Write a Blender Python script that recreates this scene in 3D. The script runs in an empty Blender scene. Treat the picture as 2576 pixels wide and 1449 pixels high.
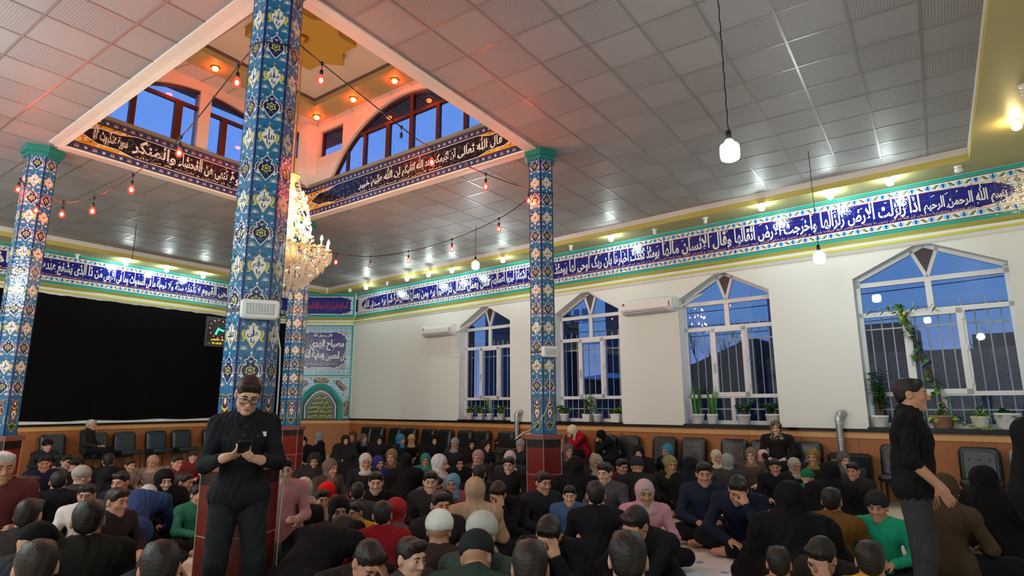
import bpy, bmesh, math, random
import numpy as np
from mathutils import Vector, Matrix, Euler
from mathutils.geometry import tessellate_polygon
random.seed(7)
PI = math.pi
scene = bpy.context.scene
COL = scene.collection

# ------------------------------------------------------------------ camera
FPX, YAW, PITCH, ROLL, CAMH = 1506.15, -.6098, .1924, -.0028, 1.55
def cam_axes():
    f = Vector((math.sin(YAW)*math.cos(PITCH), math.cos(YAW)*math.cos(PITCH), math.sin(PITCH)))
    r = Vector((math.cos(YAW), -math.sin(YAW), 0)); u = r.cross(f)
    c, s = math.cos(ROLL), math.sin(ROLL)
    return c*r+s*u, -s*r+c*u, f
CR, CU, CF = cam_axes()
CAM = Vector((0, 0, CAMH))
cd = bpy.data.cameras.new('camera'); co = bpy.data.objects.new('camera', cd); COL.objects.link(co)
cd.sensor_fit = 'HORIZONTAL'; cd.sensor_width = 36; cd.lens = FPX/2576*36; cd.clip_start = .05; cd.clip_end = 400
co.matrix_world = Matrix(((CR.x, CU.x, -CF.x, CAM.x), (CR.y, CU.y, -CF.y, CAM.y), (CR.z, CU.z, -CF.z, CAM.z), (0, 0, 0, 1)))
scene.camera = co
def ray(px, py): return CR*((px-1288)/FPX) - CU*((py-724.5)/FPX) + CF
def at_z(px, py, z):
    d = ray(px, py); return CAM + d*((z-CAMH)/d.z)
def at_depth(px, py, d): return CAM + ray(px, py)*d
def at_plane(px, py, p, n):
    d = ray(px, py); return CAM + d*((n.dot(p-CAM))/n.dot(d))

# ------------------------------------------------------------------ world (dusk sky) and exposure
w = bpy.data.worlds.new('sky'); scene.world = w; w.use_nodes = True
nt = w.node_tree; nt.nodes.clear()
tc = nt.nodes.new('ShaderNodeTexCoord'); sp = nt.nodes.new('ShaderNodeSeparateXYZ')
cr = nt.nodes.new('ShaderNodeValToRGB'); bg = nt.nodes.new('ShaderNodeBackground'); wo = nt.nodes.new('ShaderNodeOutputWorld')
nt.links.new(tc.outputs['Generated'], sp.inputs[0]); nt.links.new(sp.outputs['Z'], cr.inputs[0])
nt.links.new(cr.outputs[0], bg.inputs[0]); nt.links.new(bg.outputs[0], wo.inputs[0])
e = cr.color_ramp.elements
e[0].position = 0.0; e[0].color = (.10, .13, .27, 1)
e[1].position = 1.0; e[1].color = (.03, .10, .30, 1)
m_ = e.new(.12); m_.color = (.042, .100, .235, 1)
m_ = e.new(.20); m_.color = (.044, .105, .25, 1)
m_ = e.new(.34); m_.color = (.075, .17, .47, 1)
bg.inputs[1].default_value = 1.0
vs = scene.view_settings
vs.view_transform = 'Standard'; vs.look = 'None'; vs.exposure = 0.95; vs.gamma = 1.0; vs.use_curve_mapping = False
cy = scene.cycles
cy.max_bounces = 7; cy.diffuse_bounces = 3; cy.glossy_bounces = 3; cy.transmission_bounces = 4; cy.transparent_max_bounces = 10
cy.caustics_reflective = False; cy.caustics_refractive = False; cy.sample_clamp_indirect = 4.0
cy.use_adaptive_sampling = True; cy.adaptive_threshold = .02

# ------------------------------------------------------------------ materials
def lin(c):
    if isinstance(c, str): c = tuple(int(c[i:i+2], 16) for i in (0, 2, 4))
    return tuple((x/255/12.92 if x/255 <= .04045 else ((x/255+.055)/1.055)**2.4) for x in c)
MATS = {}
def mat(name, col, rough=.5, spec=.5, metal=0., emit=0., bump=None, mott=None, trans=0., coat=0.):
    """col sRGB hex; bump=(scale,strength); mott=(scale,amount) gives a wear variation"""
    m = bpy.data.materials.new(name); m.use_nodes = True; n = m.node_tree; b = n.nodes['Principled BSDF']
    c = lin(col)
    b.inputs['Base Color'].default_value = (*c, 1); b.inputs['Roughness'].default_value = rough
    b.inputs['Specular IOR Level'].default_value = spec; b.inputs['Metallic'].default_value = metal
    if trans: b.inputs['Transmission Weight'].default_value = trans
    if coat: b.inputs['Coat Weight'].default_value = coat
    if emit:
        b.inputs['Emission Color'].default_value = (*c, 1); b.inputs['Emission Strength'].default_value = emit
    tcn = None
    if bump or mott: tcn = n.nodes.new('ShaderNodeTexCoord')
    if bump:
        nz = n.nodes.new('ShaderNodeTexNoise'); nz.inputs['Scale'].default_value = bump[0]; nz.inputs['Detail'].default_value = 2
        bp = n.nodes.new('ShaderNodeBump'); bp.inputs['Strength'].default_value = bump[1]; bp.inputs['Distance'].default_value = .01
        n.links.new(tcn.outputs['Object'], nz.inputs['Vector']); n.links.new(nz.outputs[0], bp.inputs['Height']); n.links.new(bp.outputs[0], b.inputs['Normal'])
    if mott:
        nz = n.nodes.new('ShaderNodeTexNoise'); nz.inputs['Scale'].default_value = mott[0]; nz.inputs['Detail'].default_value = 3
        mx = n.nodes.new('ShaderNodeMix'); mx.data_type = 'RGBA'
        k = mott[1]
        mx.inputs[6].default_value = (*[x*(1-k) for x in c], 1); mx.inputs[7].default_value = (*[min(1, x*(1+k)) for x in c], 1)
        n.links.new(tcn.outputs['Object'], nz.inputs['Vector']); n.links.new(nz.outputs[0], mx.inputs[0]); n.links.new(mx.outputs[2], b.inputs['Base Color'])
    MATS[name] = m
    return m
def emis(name, rgb, strength):
    m = bpy.data.materials.new(name); m.use_nodes = True; n = m.node_tree; n.nodes.clear()
    e = n.nodes.new('ShaderNodeEmission'); o = n.nodes.new('ShaderNodeOutputMaterial')
    e.inputs[0].default_value = (*rgb, 1); e.inputs[1].default_value = strength; n.links.new(e.outputs[0], o.inputs[0])
    MATS[name] = m; return m
def glass(name, tint=(1, 1, 1), refl=1.0):
    m = bpy.data.materials.new(name); m.use_nodes = True; n = m.node_tree; n.nodes.clear()
    t = n.nodes.new('ShaderNodeBsdfTransparent'); t.inputs[0].default_value = (*tint, 1)
    g = n.nodes.new('ShaderNodeBsdfGlossy'); g.inputs['Roughness'].default_value = .01
    f = n.nodes.new('ShaderNodeFresnel'); f.inputs[0].default_value = 1.5
    mu = n.nodes.new('ShaderNodeMath'); mu.operation = 'MULTIPLY'; mu.inputs[1].default_value = refl; mu.use_clamp = True
    x = n.nodes.new('ShaderNodeMixShader'); o = n.nodes.new('ShaderNodeOutputMaterial')
    n.links.new(f.outputs[0], mu.inputs[0]); n.links.new(mu.outputs[0], x.inputs[0]); n.links.new(t.outputs[0], x.inputs[1]); n.links.new(g.outputs[0], x.inputs[2]); n.links.new(x.outputs[0], o.inputs[0])
    MATS[name] = m; return m
def node_math(n, op, a, b=None, c=None):
    k = n.nodes.new('ShaderNodeMath'); k.operation = op
    for i, v in enumerate((a, b, c)):
        if v is None: continue
        if isinstance(v, (int, float)): k.inputs[i].default_value = v
        else: n.links.new(v, k.inputs[i])
    return k.outputs[0]

# ------------------------------------------------------------------ mesh builder
class MB:
    def __init__(s): s.v = []; s.f = []; s.m = []; s.s = []
    def add(s, vs, fs, mi=0, sm=False, M=None):
        o = len(s.v)
        s.v.extend([tuple(M @ Vector(p)) for p in vs] if M is not None else [tuple(p) for p in vs])
        for f in fs: s.f.append(tuple(i+o for i in f)); s.m.append(mi); s.s.append(sm)
        return s
    def box(s, c, d, mi=0, M=None):
        x, y, z = c; a, b, h = d[0]/2, d[1]/2, d[2]/2
        v = [(x+i*a, y+j*b, z+k*h) for k in (-1, 1) for j in (-1, 1) for i in (-1, 1)]
        return s.add(v, [(0, 2, 3, 1), (4, 5, 7, 6), (0, 1, 5, 4), (2, 6, 7, 3), (0, 4, 6, 2), (1, 3, 7, 5)], mi, False, M)
    def bb(s, x0, x1, y0, y1, z0, z1, mi=0, M=None):
        return s.box(((x0+x1)/2, (y0+y1)/2, (z0+z1)/2), (abs(x1-x0), abs(y1-y0), abs(z1-z0)), mi, M)
    def rbox(s, c, d, r, mi=0, M=None, n=3):
        """box with rounded vertical-plane outline in x,z and softened front/back (y)"""
        x, y, z = c; a, b, h = d[0]/2, d[1]/2, d[2]/2
        def ring(ins):
            o = []
            for (sx, sz, a0) in ((1, 1, 0), (-1, 1, 90), (-1, -1, 180), (1, -1, 270)):
                for i in range(n+1):
                    t = math.radians(a0+90*i/n); rr = max(r-ins, .0005)
                    o.append((x+sx*(a-r)+rr*math.cos(t), z+sz*(h-r)+rr*math.sin(t)))
            return o
        e = min(r*.6, b*.6); rings = []
        for yy, ins in ((-b, e), (-b+e*.3, e*.3), (-b+e, 0), (b-e, 0), (b-e*.3, e*.3), (b, e)):
            rings.append([(p[0], y+yy, p[1]) for p in ring(ins)])
        return s.loft(rings, mi, True, M, cap=True)
    def loft(s, rings, mi=0, sm=True, M=None, cap=False, close=True):
        n = len(rings[0]); v = [p for r in rings for p in r]; f = []
        for i in range(len(rings)-1):
            for j in range(n if close else n-1):
                k = (j+1) % n; f.append((i*n+j, i*n+k, (i+1)*n+k, (i+1)*n+j))
        s.add(v, f, mi, sm, M)
        if cap:
            s.add(rings[0], [tuple(range(n))[::-1]], mi, False, M); s.add(rings[-1], [tuple(range(n))], mi, False, M)
        return s
    def lathe(s, prof, n=16, mi=0, M=None, sm=True):
        rings = [[(r*math.cos(2*PI*j/n), r*math.sin(2*PI*j/n), z) for j in range(n)] for r, z in prof]
        return s.loft(rings, mi, sm, M, cap=True)
    def tube(s, pts, r, n=6, mi=0, M=None, sm=True):
        pts = [Vector(p) for p in pts]; rings = []
        rr = r if isinstance(r, (list, tuple)) else [r]*len(pts)
        up = None
        for i, p in enumerate(pts):
            t = (pts[min(i+1, len(pts)-1)]-pts[max(i-1, 0)]).normalized()
            if up is None:
                up = Vector((0, 0, 1)) if abs(t.z) < .9 else Vector((1, 0, 0))
            a = t.cross(up); a = a.normalized() if a.length > 1e-6 else t.orthogonal().normalized()
            b = t.cross(a).normalized(); up = -b if False else up
            rings.append([tuple(p+rr[i]*(math.cos(2*PI*j/n)*a+math.sin(2*PI*j/n)*b)) for j in range(n)])
        return s.loft(rings, mi, sm, M, cap=True)
    def ball(s, c, r, nu=12, nv=8, mi=0, M=None):
        if not isinstance(r, (tuple, list)): r = (r, r, r)
        rings = []
        for i in range(nv+1):
            a = PI*i/nv; q = max(math.sin(a), .02)
            rings.append([(c[0]+r[0]*q*math.cos(2*PI*j/nu), c[1]+r[1]*q*math.sin(2*PI*j/nu), c[2]-r[2]*math.cos(a)) for j in range(nu)])
        return s.loft(rings, mi, True, M, cap=True)
    def poly(s, pts, mi=0, M=None):
        pts = [Vector(p) for p in pts]
        return s.add(pts, [tuple(t) for t in tessellate_polygon([pts])], mi, False, M)
    def prism(s, pts, axis_off, mi=0, M=None):
        """polygon (list of 3d) extruded by vector"""
        o = Vector(axis_off); p = [Vector(q) for q in pts]; n = len(p)
        s.poly(p, mi, M); s.poly([q+o for q in p][::-1], mi, M)
        return s.add(p+[q+o for q in p], [(i, (i+1) % n, n+(i+1) % n, n+i) for i in range(n)], mi, False, M)
    def build(s, name, mats, parent=None, o=(0, 0, 0), link=True):
        me = bpy.data.meshes.new(name)
        ov = Vector(o)
        v = np.array(s.v, dtype=np.float64)-np.array(ov)
        me.from_pydata(v.tolist(), [], s.f)
        if not isinstance(mats, (list, tuple)): mats = [mats]
        for m in mats: me.materials.append(m)
        me.polygons.foreach_set('material_index', s.m); me.polygons.foreach_set('use_smooth', s.s)
        me.update()
        ob = bpy.data.objects.new(name, me)
        COL.objects.link(ob)
        if parent: ob.parent = parent
        else: ob.location = ov
        return ob
def tag(o, label=None, cat=None, group=None, kind=None):
    if label: o['label'] = label
    if cat: o['category'] = cat
    if group: o['group'] = group
    if kind: o['kind'] = kind
    return o
def thing(name, loc, rz, label, cat, group=None):
    o = bpy.data.objects.new(name, None); COL.objects.link(o); o.empty_display_size = .1
    o.location = loc; o.rotation_euler = (0, 0, rz)
    return tag(o, label, cat, group)
def dup(o, loc=None, rz=None, label=None, group=None, parent=None, scale=None):
    c = o.copy(); COL.objects.link(c)
    if parent: c.parent = parent
    if loc is not None: c.location = loc
    if rz is not None: c.rotation_euler = (0, 0, rz)
    if scale: c.scale = (scale,)*3
    if label: c['label'] = label
    if group: c['group'] = group
    for ch in list(o.children): dup(ch, parent=c)
    return c
def frame(p, ang): return Matrix.Translation(Vector(p)) @ Matrix.Rotation(ang, 4, 'Z')

# ------------------------------------------------------------------ arabic shaping (presentation forms) and text as triangles
_A = 0xFE80
FORMS = {}
def _reg(ch, base, n):
    FORMS[ch] = [chr(base+i) for i in range(n)]
for ch, b, n in (('ء', 0xFE80, 1), ('آ', 0xFE81, 2), ('أ', 0xFE83, 2), ('ؤ', 0xFE85, 2), ('إ', 0xFE87, 2), ('ئ', 0xFE89, 4), ('ا', 0xFE8D, 2), ('ب', 0xFE8F, 4), ('ة', 0xFE93, 2),
    ('ت', 0xFE95, 4), ('ث', 0xFE99, 4), ('ج', 0xFE9D, 4), ('ح', 0xFEA1, 4), ('خ', 0xFEA5, 4), ('د', 0xFEA9, 2), ('ذ', 0xFEAB, 2), ('ر', 0xFEAD, 2), ('ز', 0xFEAF, 2),
    ('س', 0xFEB1, 4), ('ش', 0xFEB5, 4), ('ص', 0xFEB9, 4), ('ض', 0xFEBD, 4), ('ط', 0xFEC1, 4), ('ظ', 0xFEC5, 4), ('ع', 0xFEC9, 4), ('غ', 0xFECD, 4), ('ف', 0xFED1, 4),
    ('ق', 0xFED5, 4), ('ك', 0xFED9, 4), ('ل', 0xFEDD, 4), ('م', 0xFEE1, 4), ('ن', 0xFEE5, 4), ('ه', 0xFEE9, 4), ('و', 0xFEED, 2), ('ى', 0xFEEF, 2), ('ي', 0xFEF1, 4),
    ('پ', 0xFB56, 4), ('چ', 0xFB7A, 4), ('ژ', 0xFB8A, 2), ('ک', 0xFB8E, 4), ('گ', 0xFB92, 4), ('ی', 0xFBFC, 4)):
    _reg(ch, b, n)
LA = {'ا': 0xFEFB, 'أ': 0xFEF7, 'إ': 0xFEF9, 'آ': 0xFEF5}
def shape(t):
    out = []; i = 0; prev = False
    t = t.replace('الله', '\ufdf2')
    while i < len(t):
        c = t[i]
        if c not in FORMS: out.append(c); prev = False; i += 1; continue
        if c == 'ل' and i+1 < len(t) and t[i+1] in LA:
            out.append(chr(LA[t[i+1]]+(1 if prev else 0))); prev = False; i += 2; continue
        F = FORMS[c]; nxt = i+1 < len(t) and t[i+1] in FORMS and t[i+1] != 'ء'
        dual = len(F) == 4
        if dual and nxt: out.append(F[3] if prev else F[2])
        elif len(F) >= 2 and prev: out.append(F[1])
        else: out.append(F[0])
        prev = dual and nxt; i += 1
    return ''.join(reversed(out))
_TX = {}
def text_mesh(t, rtl=True, bold=0., res=2):
    k = (t, rtl, bold, res)
    if k in _TX: return _TX[k]
    cu = bpy.data.curves.new('tmp', 'FONT'); cu.body = shape(t) if rtl else t; cu.resolution_u = res; cu.offset = bold; cu.fill_mode = 'FRONT'
    o = bpy.data.objects.new('tmp', cu); COL.objects.link(o)
    bpy.context.view_layer.update()
    ev = o.evaluated_get(bpy.context.evaluated_depsgraph_get()); m = ev.to_mesh()
    v = np.array([p.co[:2] for p in m.vertices], dtype=float).reshape(-1, 2); f = [tuple(p.vertices) for p in m.polygons]
    ev.to_mesh_clear(); bpy.data.objects.remove(o); bpy.data.curves.remove(cu)
    _TX[k] = (v, f); return _TX[k]
class Art:
    """flat inlay work on a plane: local x along, z up, layers step toward -y (the room)"""
    def __init__(s, mb, M=None, step=.0007, y0=0.): s.mb = mb; s.M = M; s.step = step; s.y0 = y0
    def y(s, L): return s.y0-L*s.step
    def poly(s, pts, mi, L=1): s.mb.poly([(p[0], s.y(L), p[1]) for p in pts], mi, s.M)
    def quad(s, x0, x1, z0, z1, mi, L=1):
        y = s.y(L); s.mb.add([(x0, y, z0), (x1, y, z0), (x1, y, z1), (x0, y, z1)], [(0, 1, 2, 3)], mi, False, s.M)
    def ell(s, cx, cz, rx, rz, mi, L=1, n=10, a=0.):
        ca, sa = math.cos(a), math.sin(a); y = s.y(L)
        v = [(cx+ca*rx*math.cos(2*PI*i/n)-sa*rz*math.sin(2*PI*i/n), y, cz+sa*rx*math.cos(2*PI*i/n)+ca*rz*math.sin(2*PI*i/n)) for i in range(n)]
        s.mb.add(v, [tuple(range(n))], mi, False, s.M)
    def line(s, pts, w, mi, L=1):
        y = s.y(L)
        for (a, b), (c, d) in zip(pts[:-1], pts[1:]):
            l = math.hypot(c-a, d-b) or 1e-6; nx, nz = -(d-b)/l*w/2, (c-a)/l*w/2
            s.mb.add([(a-nx, y, b-nz), (c-nx, y, d-nz), (c+nx, y, d+nz), (a+nx, y, b+nz)], [(0, 1, 2, 3)], mi, False, s.M)
    def text(s, t, x0, x1, z0, z1, mi, L=1, rtl=True, bold=.012, fit=True, res=2, tall=0.):
        v, f = text_mesh(t, rtl, bold, res)
        if not len(v): return
        if tall: v = v.copy(); v[:, 1] = np.where(v[:, 1] > .33, .33+(v[:, 1]-.33)*(1+tall), v[:, 1])
        a, b = v.min(0), v.max(0)
        sx, sz = (x1-x0)/(b[0]-a[0]), (z1-z0)/(b[1]-a[1])
        if not fit: sx = sz = min(sx, sz)
        ox = (x0+x1)/2-sx*(a[0]+b[0])/2; oz = (z0+z1)/2-sz*(a[1]+b[1])/2; y = s.y(L)
        s.mb.add([(ox+sx*p[0], y, oz+sz*p[1]) for p in v], f, mi, False, s.M)
# ------------------------------------------------------------------ materials of the place
M = MATS
mat('wall_white', 'e8ebe6', .55, .3); mat('plaster', 'dcd6cc', .8, .2, mott=(3, .08)); mat('soffit', 'b2ab74', .45, .4); mat('cornice_yellow', 'c2b45e', .45, .4)
mat('cornice_white', 'd9d2cc', .5); mat('olive', 'a09a48', .4); mat('lime_line', 'c8c84a', .4); mat('marble_black', '16171a', .2, .5, mott=(6, .9)); mat('wood', 'a5683a', .45, .4, mott=(14, .12))
mat('wood_rail', 'd3a468', .4, .4, mott=(9, .08)); mat('tbar', '8f8a88', .32, .5, .2); mat('carpet', 'cdbfa8', .95, .1, mott=(5, .12)); mat('mauve', '6d5a62', .6)
mat('curtain_black', '0b0b0d', .9, .1, mott=(1.2, .3)); mat('teal', '1f9890', .18, .5); mat('pvc', 'e4e6ea', .3, .5); mat('brown_frame', '431d18', .35); mat('grey_eave', '6a6d74', .7)
mat('bar_metal', 'e0dac8', .5, .5); mat('dark_brick', '3a3f4c', .9, .1); mat('black', '101012', .4); mat('white_plastic', 'e9eaea', .3, .5); mat('band_grey', '7c7f76', .5)
glass('pane', (.93, .96, 1)); 
SKIRT = mat('skirt', '2a2a2c', .5)
ZC, ZS, ZB = 5.401, 5.19, 7.36
RA = math.radians(-5.1); PR = Vector((-2.944, 12.002, 0)); MR = frame(PR, RA)
PL = Vector((-16.91, 4.5, 0)); LA_ = math.atan2(7.4, -.22); ML = frame(PL, LA_)
E0 = Vector((-15.517, 13.111, 0)); E1 = Vector((-17.13, 11.9, 0)); CA = math.atan2(E0.y-E1.y, E0.x-E1.x); CL = (E0-E1).length; MC = frame(E1, CA)
nR = Vector((-math.sin(RA), math.cos(RA), 0)); nL = Vector((math.sin(LA_), -math.cos(LA_), 0))   # nL points into the room
uEND = 5.2; XEND = (MR @ Vector((uEND, 0, 0)))
XL6 = PL.x+(-6-4.5)*(-.22/7.4)

# ceiling tile material: 0.6 m lay-in tiles, every second one perforated
def tile_material():
    m = bpy.data.materials.new('ceiling_tile'); m.use_nodes = True; n = m.node_tree; b = n.nodes['Principled BSDF']
    t = n.nodes.new('ShaderNodeTexCoord'); s = n.nodes.new('ShaderNodeSeparateXYZ'); n.links.new(t.outputs['Object'], s.inputs[0])
    fx = node_math(n, 'DIVIDE', node_math(n, 'ADD', s.outputs[0], 2.715+60), .6); fy = node_math(n, 'DIVIDE', node_math(n, 'ADD', s.outputs[1], -4.716+60), .6)
    par = node_math(n, 'MODULO', node_math(n, 'ADD', node_math(n, 'FLOOR', fx), node_math(n, 'FLOOR', fy)), 2)
    gx = node_math(n, 'FRACT', fx); gy = node_math(n, 'FRACT', fy)
    def dot(g): return node_math(n, 'ABSOLUTE', node_math(n, 'SUBTRACT', node_math(n, 'FRACT', node_math(n, 'MULTIPLY', g, 22)), .5))
    dx, dy = dot(gx), dot(gy)
    r = node_math(n, 'ADD', node_math(n, 'MULTIPLY', dx, dx), node_math(n, 'MULTIPLY', dy, dy))
    hole = node_math(n, 'LESS_THAN', r, .036)
    def inside(g): return node_math(n, 'LESS_THAN', node_math(n, 'ABSOLUTE', node_math(n, 'SUBTRACT', g, .5)), .435)
    k = node_math(n, 'MULTIPLY', node_math(n, 'MULTIPLY', hole, node_math(n, 'SUBTRACT', 1, par)), node_math(n, 'MULTIPLY', inside(gx), inside(gy)))
    mx = n.nodes.new('ShaderNodeMix'); mx.data_type = 'RGBA'; mx.inputs[6].default_value = (*lin('9a999b'), 1); mx.inputs[7].default_value = (*lin('555454'), 1)
    n.links.new(k, mx.inputs[0]); n.links.new(mx.outputs[2], b.inputs['Base Color']); b.inputs['Roughness'].default_value = .5; b.inputs['Specular IOR Level'].default_value = .25
    M['ceiling_tile'] = m
tile_material()

def struct(o, label=None): o['kind'] = 'structure'; return tag(o, label)
# floor
struct(MB().add([(-17.6, -6.2, 0), (3, -6.2, 0), (3, 14, 0), (-17.6, 14, 0)], [(0, 1, 2, 3)]).build('floor', M['carpet']))
# ceiling with the square opening
hA, hB, hC, hD = Vector((-4.62, 2.83, 0)), Vector((-10.37, 3.03, 0)), Vector((-4.75, 7.22, 0)), Vector((-10.43, 7.38, 0))
yR = lambda x: 11.37-.0892*(x+3)
P_, Q_, R_, S_ = Vector((-16.3, -6, 0)), Vector((.8, -6, 0)), Vector((.8, yR(.8), 0)), Vector((-16.3, yR(-16.3), 0))
up = lambda p, z: Vector((p.x, p.y, z))
mb = MB()
for q in ([P_, Q_, hA, hB], [Q_, R_, hC, hA], [R_, S_, hD, hC], [S_, P_, hB, hD]): mb.add([up(p, ZC) for p in q], [(3, 2, 1, 0)])
struct(mb.build('ceiling', M['ceiling_tile']))
mb = MB(); G0x, G0y = -2.715, 4.716
lerpx = lambda a, b, y: a.x+(b.x-a.x)*(y-a.y)/(b.y-a.y)
lerpy = lambda a, b, x: a.y+(b.y-a.y)*(x-a.x)/(b.x-a.x)
for i in range(-24, 8):
    x = G0x+.6*i
    if not -16.3 < x < .8: continue
    seg = [(-6, yR(x))]
    if hD.x < x < hC.x: seg = [(-6, lerpy(hA, hB, x)), (lerpy(hC, hD, x), yR(x))]
    for a, b in seg: mb.bb(x-.013, x+.013, a, b, ZC-.006, ZC+.001)
for j in range(-18, 14):
    y = G0y+.6*j; x1 = .8 if y < yR(.8) else (-3-(y-11.37)/.0892)
    if y < -6 or x1 < -16.3: continue
    seg = [(-16.3, x1)]
    if 2.95 < y < 7.3: seg = [(-16.3, lerpx(hB, hD, y)), (lerpx(hA, hC, y), x1)]
    for a, b in seg: mb.bb(a, b, y-.012, y+.012, ZC-.0055, ZC+.001)
struct(mb.build('ceiling_grid', M['tbar']), 'metal grid bars between the ceiling tiles')
# plaster lip round the opening
mb = MB(); cen = (hA+hB+hC+hD)/4
hole = [hA, hC, hD, hB]; outh = [p+(p-cen)*.028 for p in hole]; inh = [p-(p-cen)*.012 for p in hole]
for i in range(4):
    j = (i+1) % 4; mb.prism([up(inh[i], ZC-.028), up(inh[j], ZC-.028), up(outh[j], ZC-.02), up(outh[i], ZC-.02)], (0, 0, .03))
struct(mb.build('trim_1', M['plaster']), 'rough plaster lip around the ceiling opening')
# lowered soffit, its white and yellow faces
RC, LC = E0, E1
o1, o2, o3 = XEND, Vector((XEND.x, -6, 0)), Vector((XL6, -6, 0))
mb = MB()
for q in ([RC, o1, R_, S_], [o1, o2, Q_, R_], [S_, P_, o3, LC], [RC, S_, LC]): mb.add([up(p, ZS) for p in q], [tuple(range(len(q)))])
struct(mb.build('ceiling_soffit', M['soffit']), 'olive yellow soffit along the walls')
mb = MB()
for a, b in ((R_, S_), (Q_, R_), (S_, P_)):
    mb.add([up(a, ZC), up(b, ZC), up(b, ZS+.105), up(a, ZS+.105)], [(0, 1, 2, 3)], 0); mb.add([up(a, ZS+.105), up(b, ZS+.105), up(b, ZS), up(a, ZS)], [(0, 1, 2, 3)], 1)
struct(mb.build('trim_2', [M['cornice_white'], M['cornice_yellow']]), 'white and yellow drop face of the soffit')

# window wall with four house shaped openings
BAYS = [(-7.72, -5.90), (-4.49, -2.716), (-1.29, .541), (1.957, 4.07)]
SILL, SHO, APX, TH = 1.16, 3.69, 4.19, .32
mb = MB(); xs = [-12.62]+[v for b in BAYS for v in b]+[uEND]
for a, b in zip(xs[::2], xs[1::2]): mb.prism([(a, 0, 0), (b, 0, 0), (b, 0, 5.6), (a, 0, 5.6)], (0, TH, 0), 0, MR)
for a, b in BAYS:
    c = (a+b)/2
    mb.prism([(a, 0, 0), (b, 0, 0), (b, 0, SILL), (a, 0, SILL)], (0, TH, 0), 0, MR)
    mb.prism([(a, 0, SHO), (c, 0, APX), (b, 0, SHO), (b, 0, 5.6), (a, 0, 5.6)], (0, TH, 0), 0, MR)
struct(mb.build('wall_right', M['wall_white']))
struct(MB().bb(-11, 7.45, 0, .2, 0, 5.6, 0, ML).build('wall_left', M['wall_white']))
struct(MB().bb(-.05, CL+.05, 0, .2, 0, 5.6, 0, MC).build('wall_corner', M['wall_white']))
struct(MB().bb(XEND.x, XEND.x+.2, -6, 11, 0, 5.6).build('wall_side', M['wall_white']))
struct(MB().bb(-17, 3, -6.2, -6, 0, 5.6).build('wall_front', M['wall_white']))
# dado: brown boards, light rail, black marble strip
mb = MB()
def dado(x0, x1, Mx, skip=()):
    mb.bb(x0, x1, -.02, 0, 0, .98, 0, Mx); mb.bb(x0, x1, -.035, 0, .98, 1.065, 1, Mx); mb.bb(x0, x1, -.045, 0, 1.065, 1.08, 0, Mx); mb.bb(x0, x1, -.012, 0, 1.08, 1.135, 2, Mx)
    x = x0+.9
    while x < x1: mb.bb(x, x+.006, -.0215, -.02, 0, .98, 3, Mx); x += .9
dado(-12.62, uEND, MR); dado(-10, 7.43, ML); dado(0, CL, MC)
struct(mb.build('baseboard_right', [M['wood'], M['wood_rail'], M['marble_black'], SKIRT]), 'wooden dado with light rail and black stone strip')
# moulding below the tile frieze
mb = MB()
PROF = [(0, 4.39, 0), (-.035, 4.385, 0), (-.02, 4.33, 0), (-.045, 4.295, 0), (-.05, 4.285, 1), (-.045, 4.245, 1), (-.045, 4.235, 2), (-.05, 4.205, 2), (-.03, 4.2, 1), (-.02, 4.15, 1), (0, 4.13, 1)]
for x0, x1, Mx in ((-12.6, uEND, MR), (-10, 7.4, ML), (.02, CL-.02, MC)):
    for (y0, z0, _), (y1, z1, k) in zip(PROF[:-1], PROF[1:]): mb.add([(x0, y0, z0), (x0, y1, z1), (x1, y1, z1), (x1, y0, z0)], [(0, 1, 2, 3)], k, False, Mx)
struct(mb.build('trim_3', [M['olive'], M['wall_white'], M['lime_line']]), 'olive, white and lime moulding below the frieze')

# ------------------------------------------------------------------ raised light well
def well_wall(name, o, p, holes, bays):
    """wall from o to p, z 6.09 to ZB, holes = list of (x0,x1,lower(x),upper(x))"""
    ang = math.atan2(p.y-o.y, p.x-o.x); L = (p-o).length; Mx = frame(o, ang); mb = MB()
    xs = sorted(set([0, L]+[round(h[0]+(h[1]-h[0])*i/28, 4) for h in holes for i in range(29)]))
    xs = [xs[0]]+[b for a, b in zip(xs[:-1], xs[1:]) if b-a > 1e-3]
    for a, b in zip(xs[:-1], xs[1:]):
        c = (a+b)/2; H = [h for h in holes if h[0] < c < h[1]]
        qs = []; zl = (6.02, 6.02)
        for h in sorted(H, key=lambda h: h[2](c)):
            la, lb, ua, ub = h[2](a), h[2](b), min(h[3](a), ZB), min(h[3](b), ZB)
            qs.append((zl, (la, lb))); zl = (ua, ub)
            for za, zb in ((la, lb), (ua, ub)): mb.add([(a, 0, za), (b, 0, zb), (b, .16, zb), (a, .16, za)], [(0, 1, 2, 3)], 0, False, Mx)
        qs.append((zl, (ZB+.02, ZB+.02)))
        for (za, zb), (zc, zd) in qs: mb.add([(a, 0, za), (b, 0, zb), (b, 0, zd), (a, 0, zc), (a, .16, za), (b, .16, zb), (b, .16, zd), (a, .16, zc)], [(0, 1, 2, 3), (7, 6, 5, 4)], 0, False, Mx)
    for h in holes:
        for x in h[:2]: mb.add([(x, 0, h[2](x)), (x, .16, h[2](x)), (x, .16, h[3](x)), (x, 0, h[3](x))], [(0, 1, 2, 3)], 0, False, Mx)
    mb.bb(0, L, 0, .16, 5.38, 6.02, 0, Mx); mb.bb(0, L, -.035, .1, 6.03, 6.09, 1, Mx)
    struct(mb.build(name, [M['cornice_white'], M['band_grey']]))
    return Mx, L
seg = lambda c, hw, h, z0: (lambda x: z0+max(0., math.sqrt(max(((hw*hw+h*h)/(2*h))**2-(x-c)**2, 0))-((hw*hw+h*h)/(2*h)-h)))
ellp = lambda c, a, b, z0: (lambda x: z0+b*math.sqrt(max(0, 1-((x-c)/a)**2)))
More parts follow.
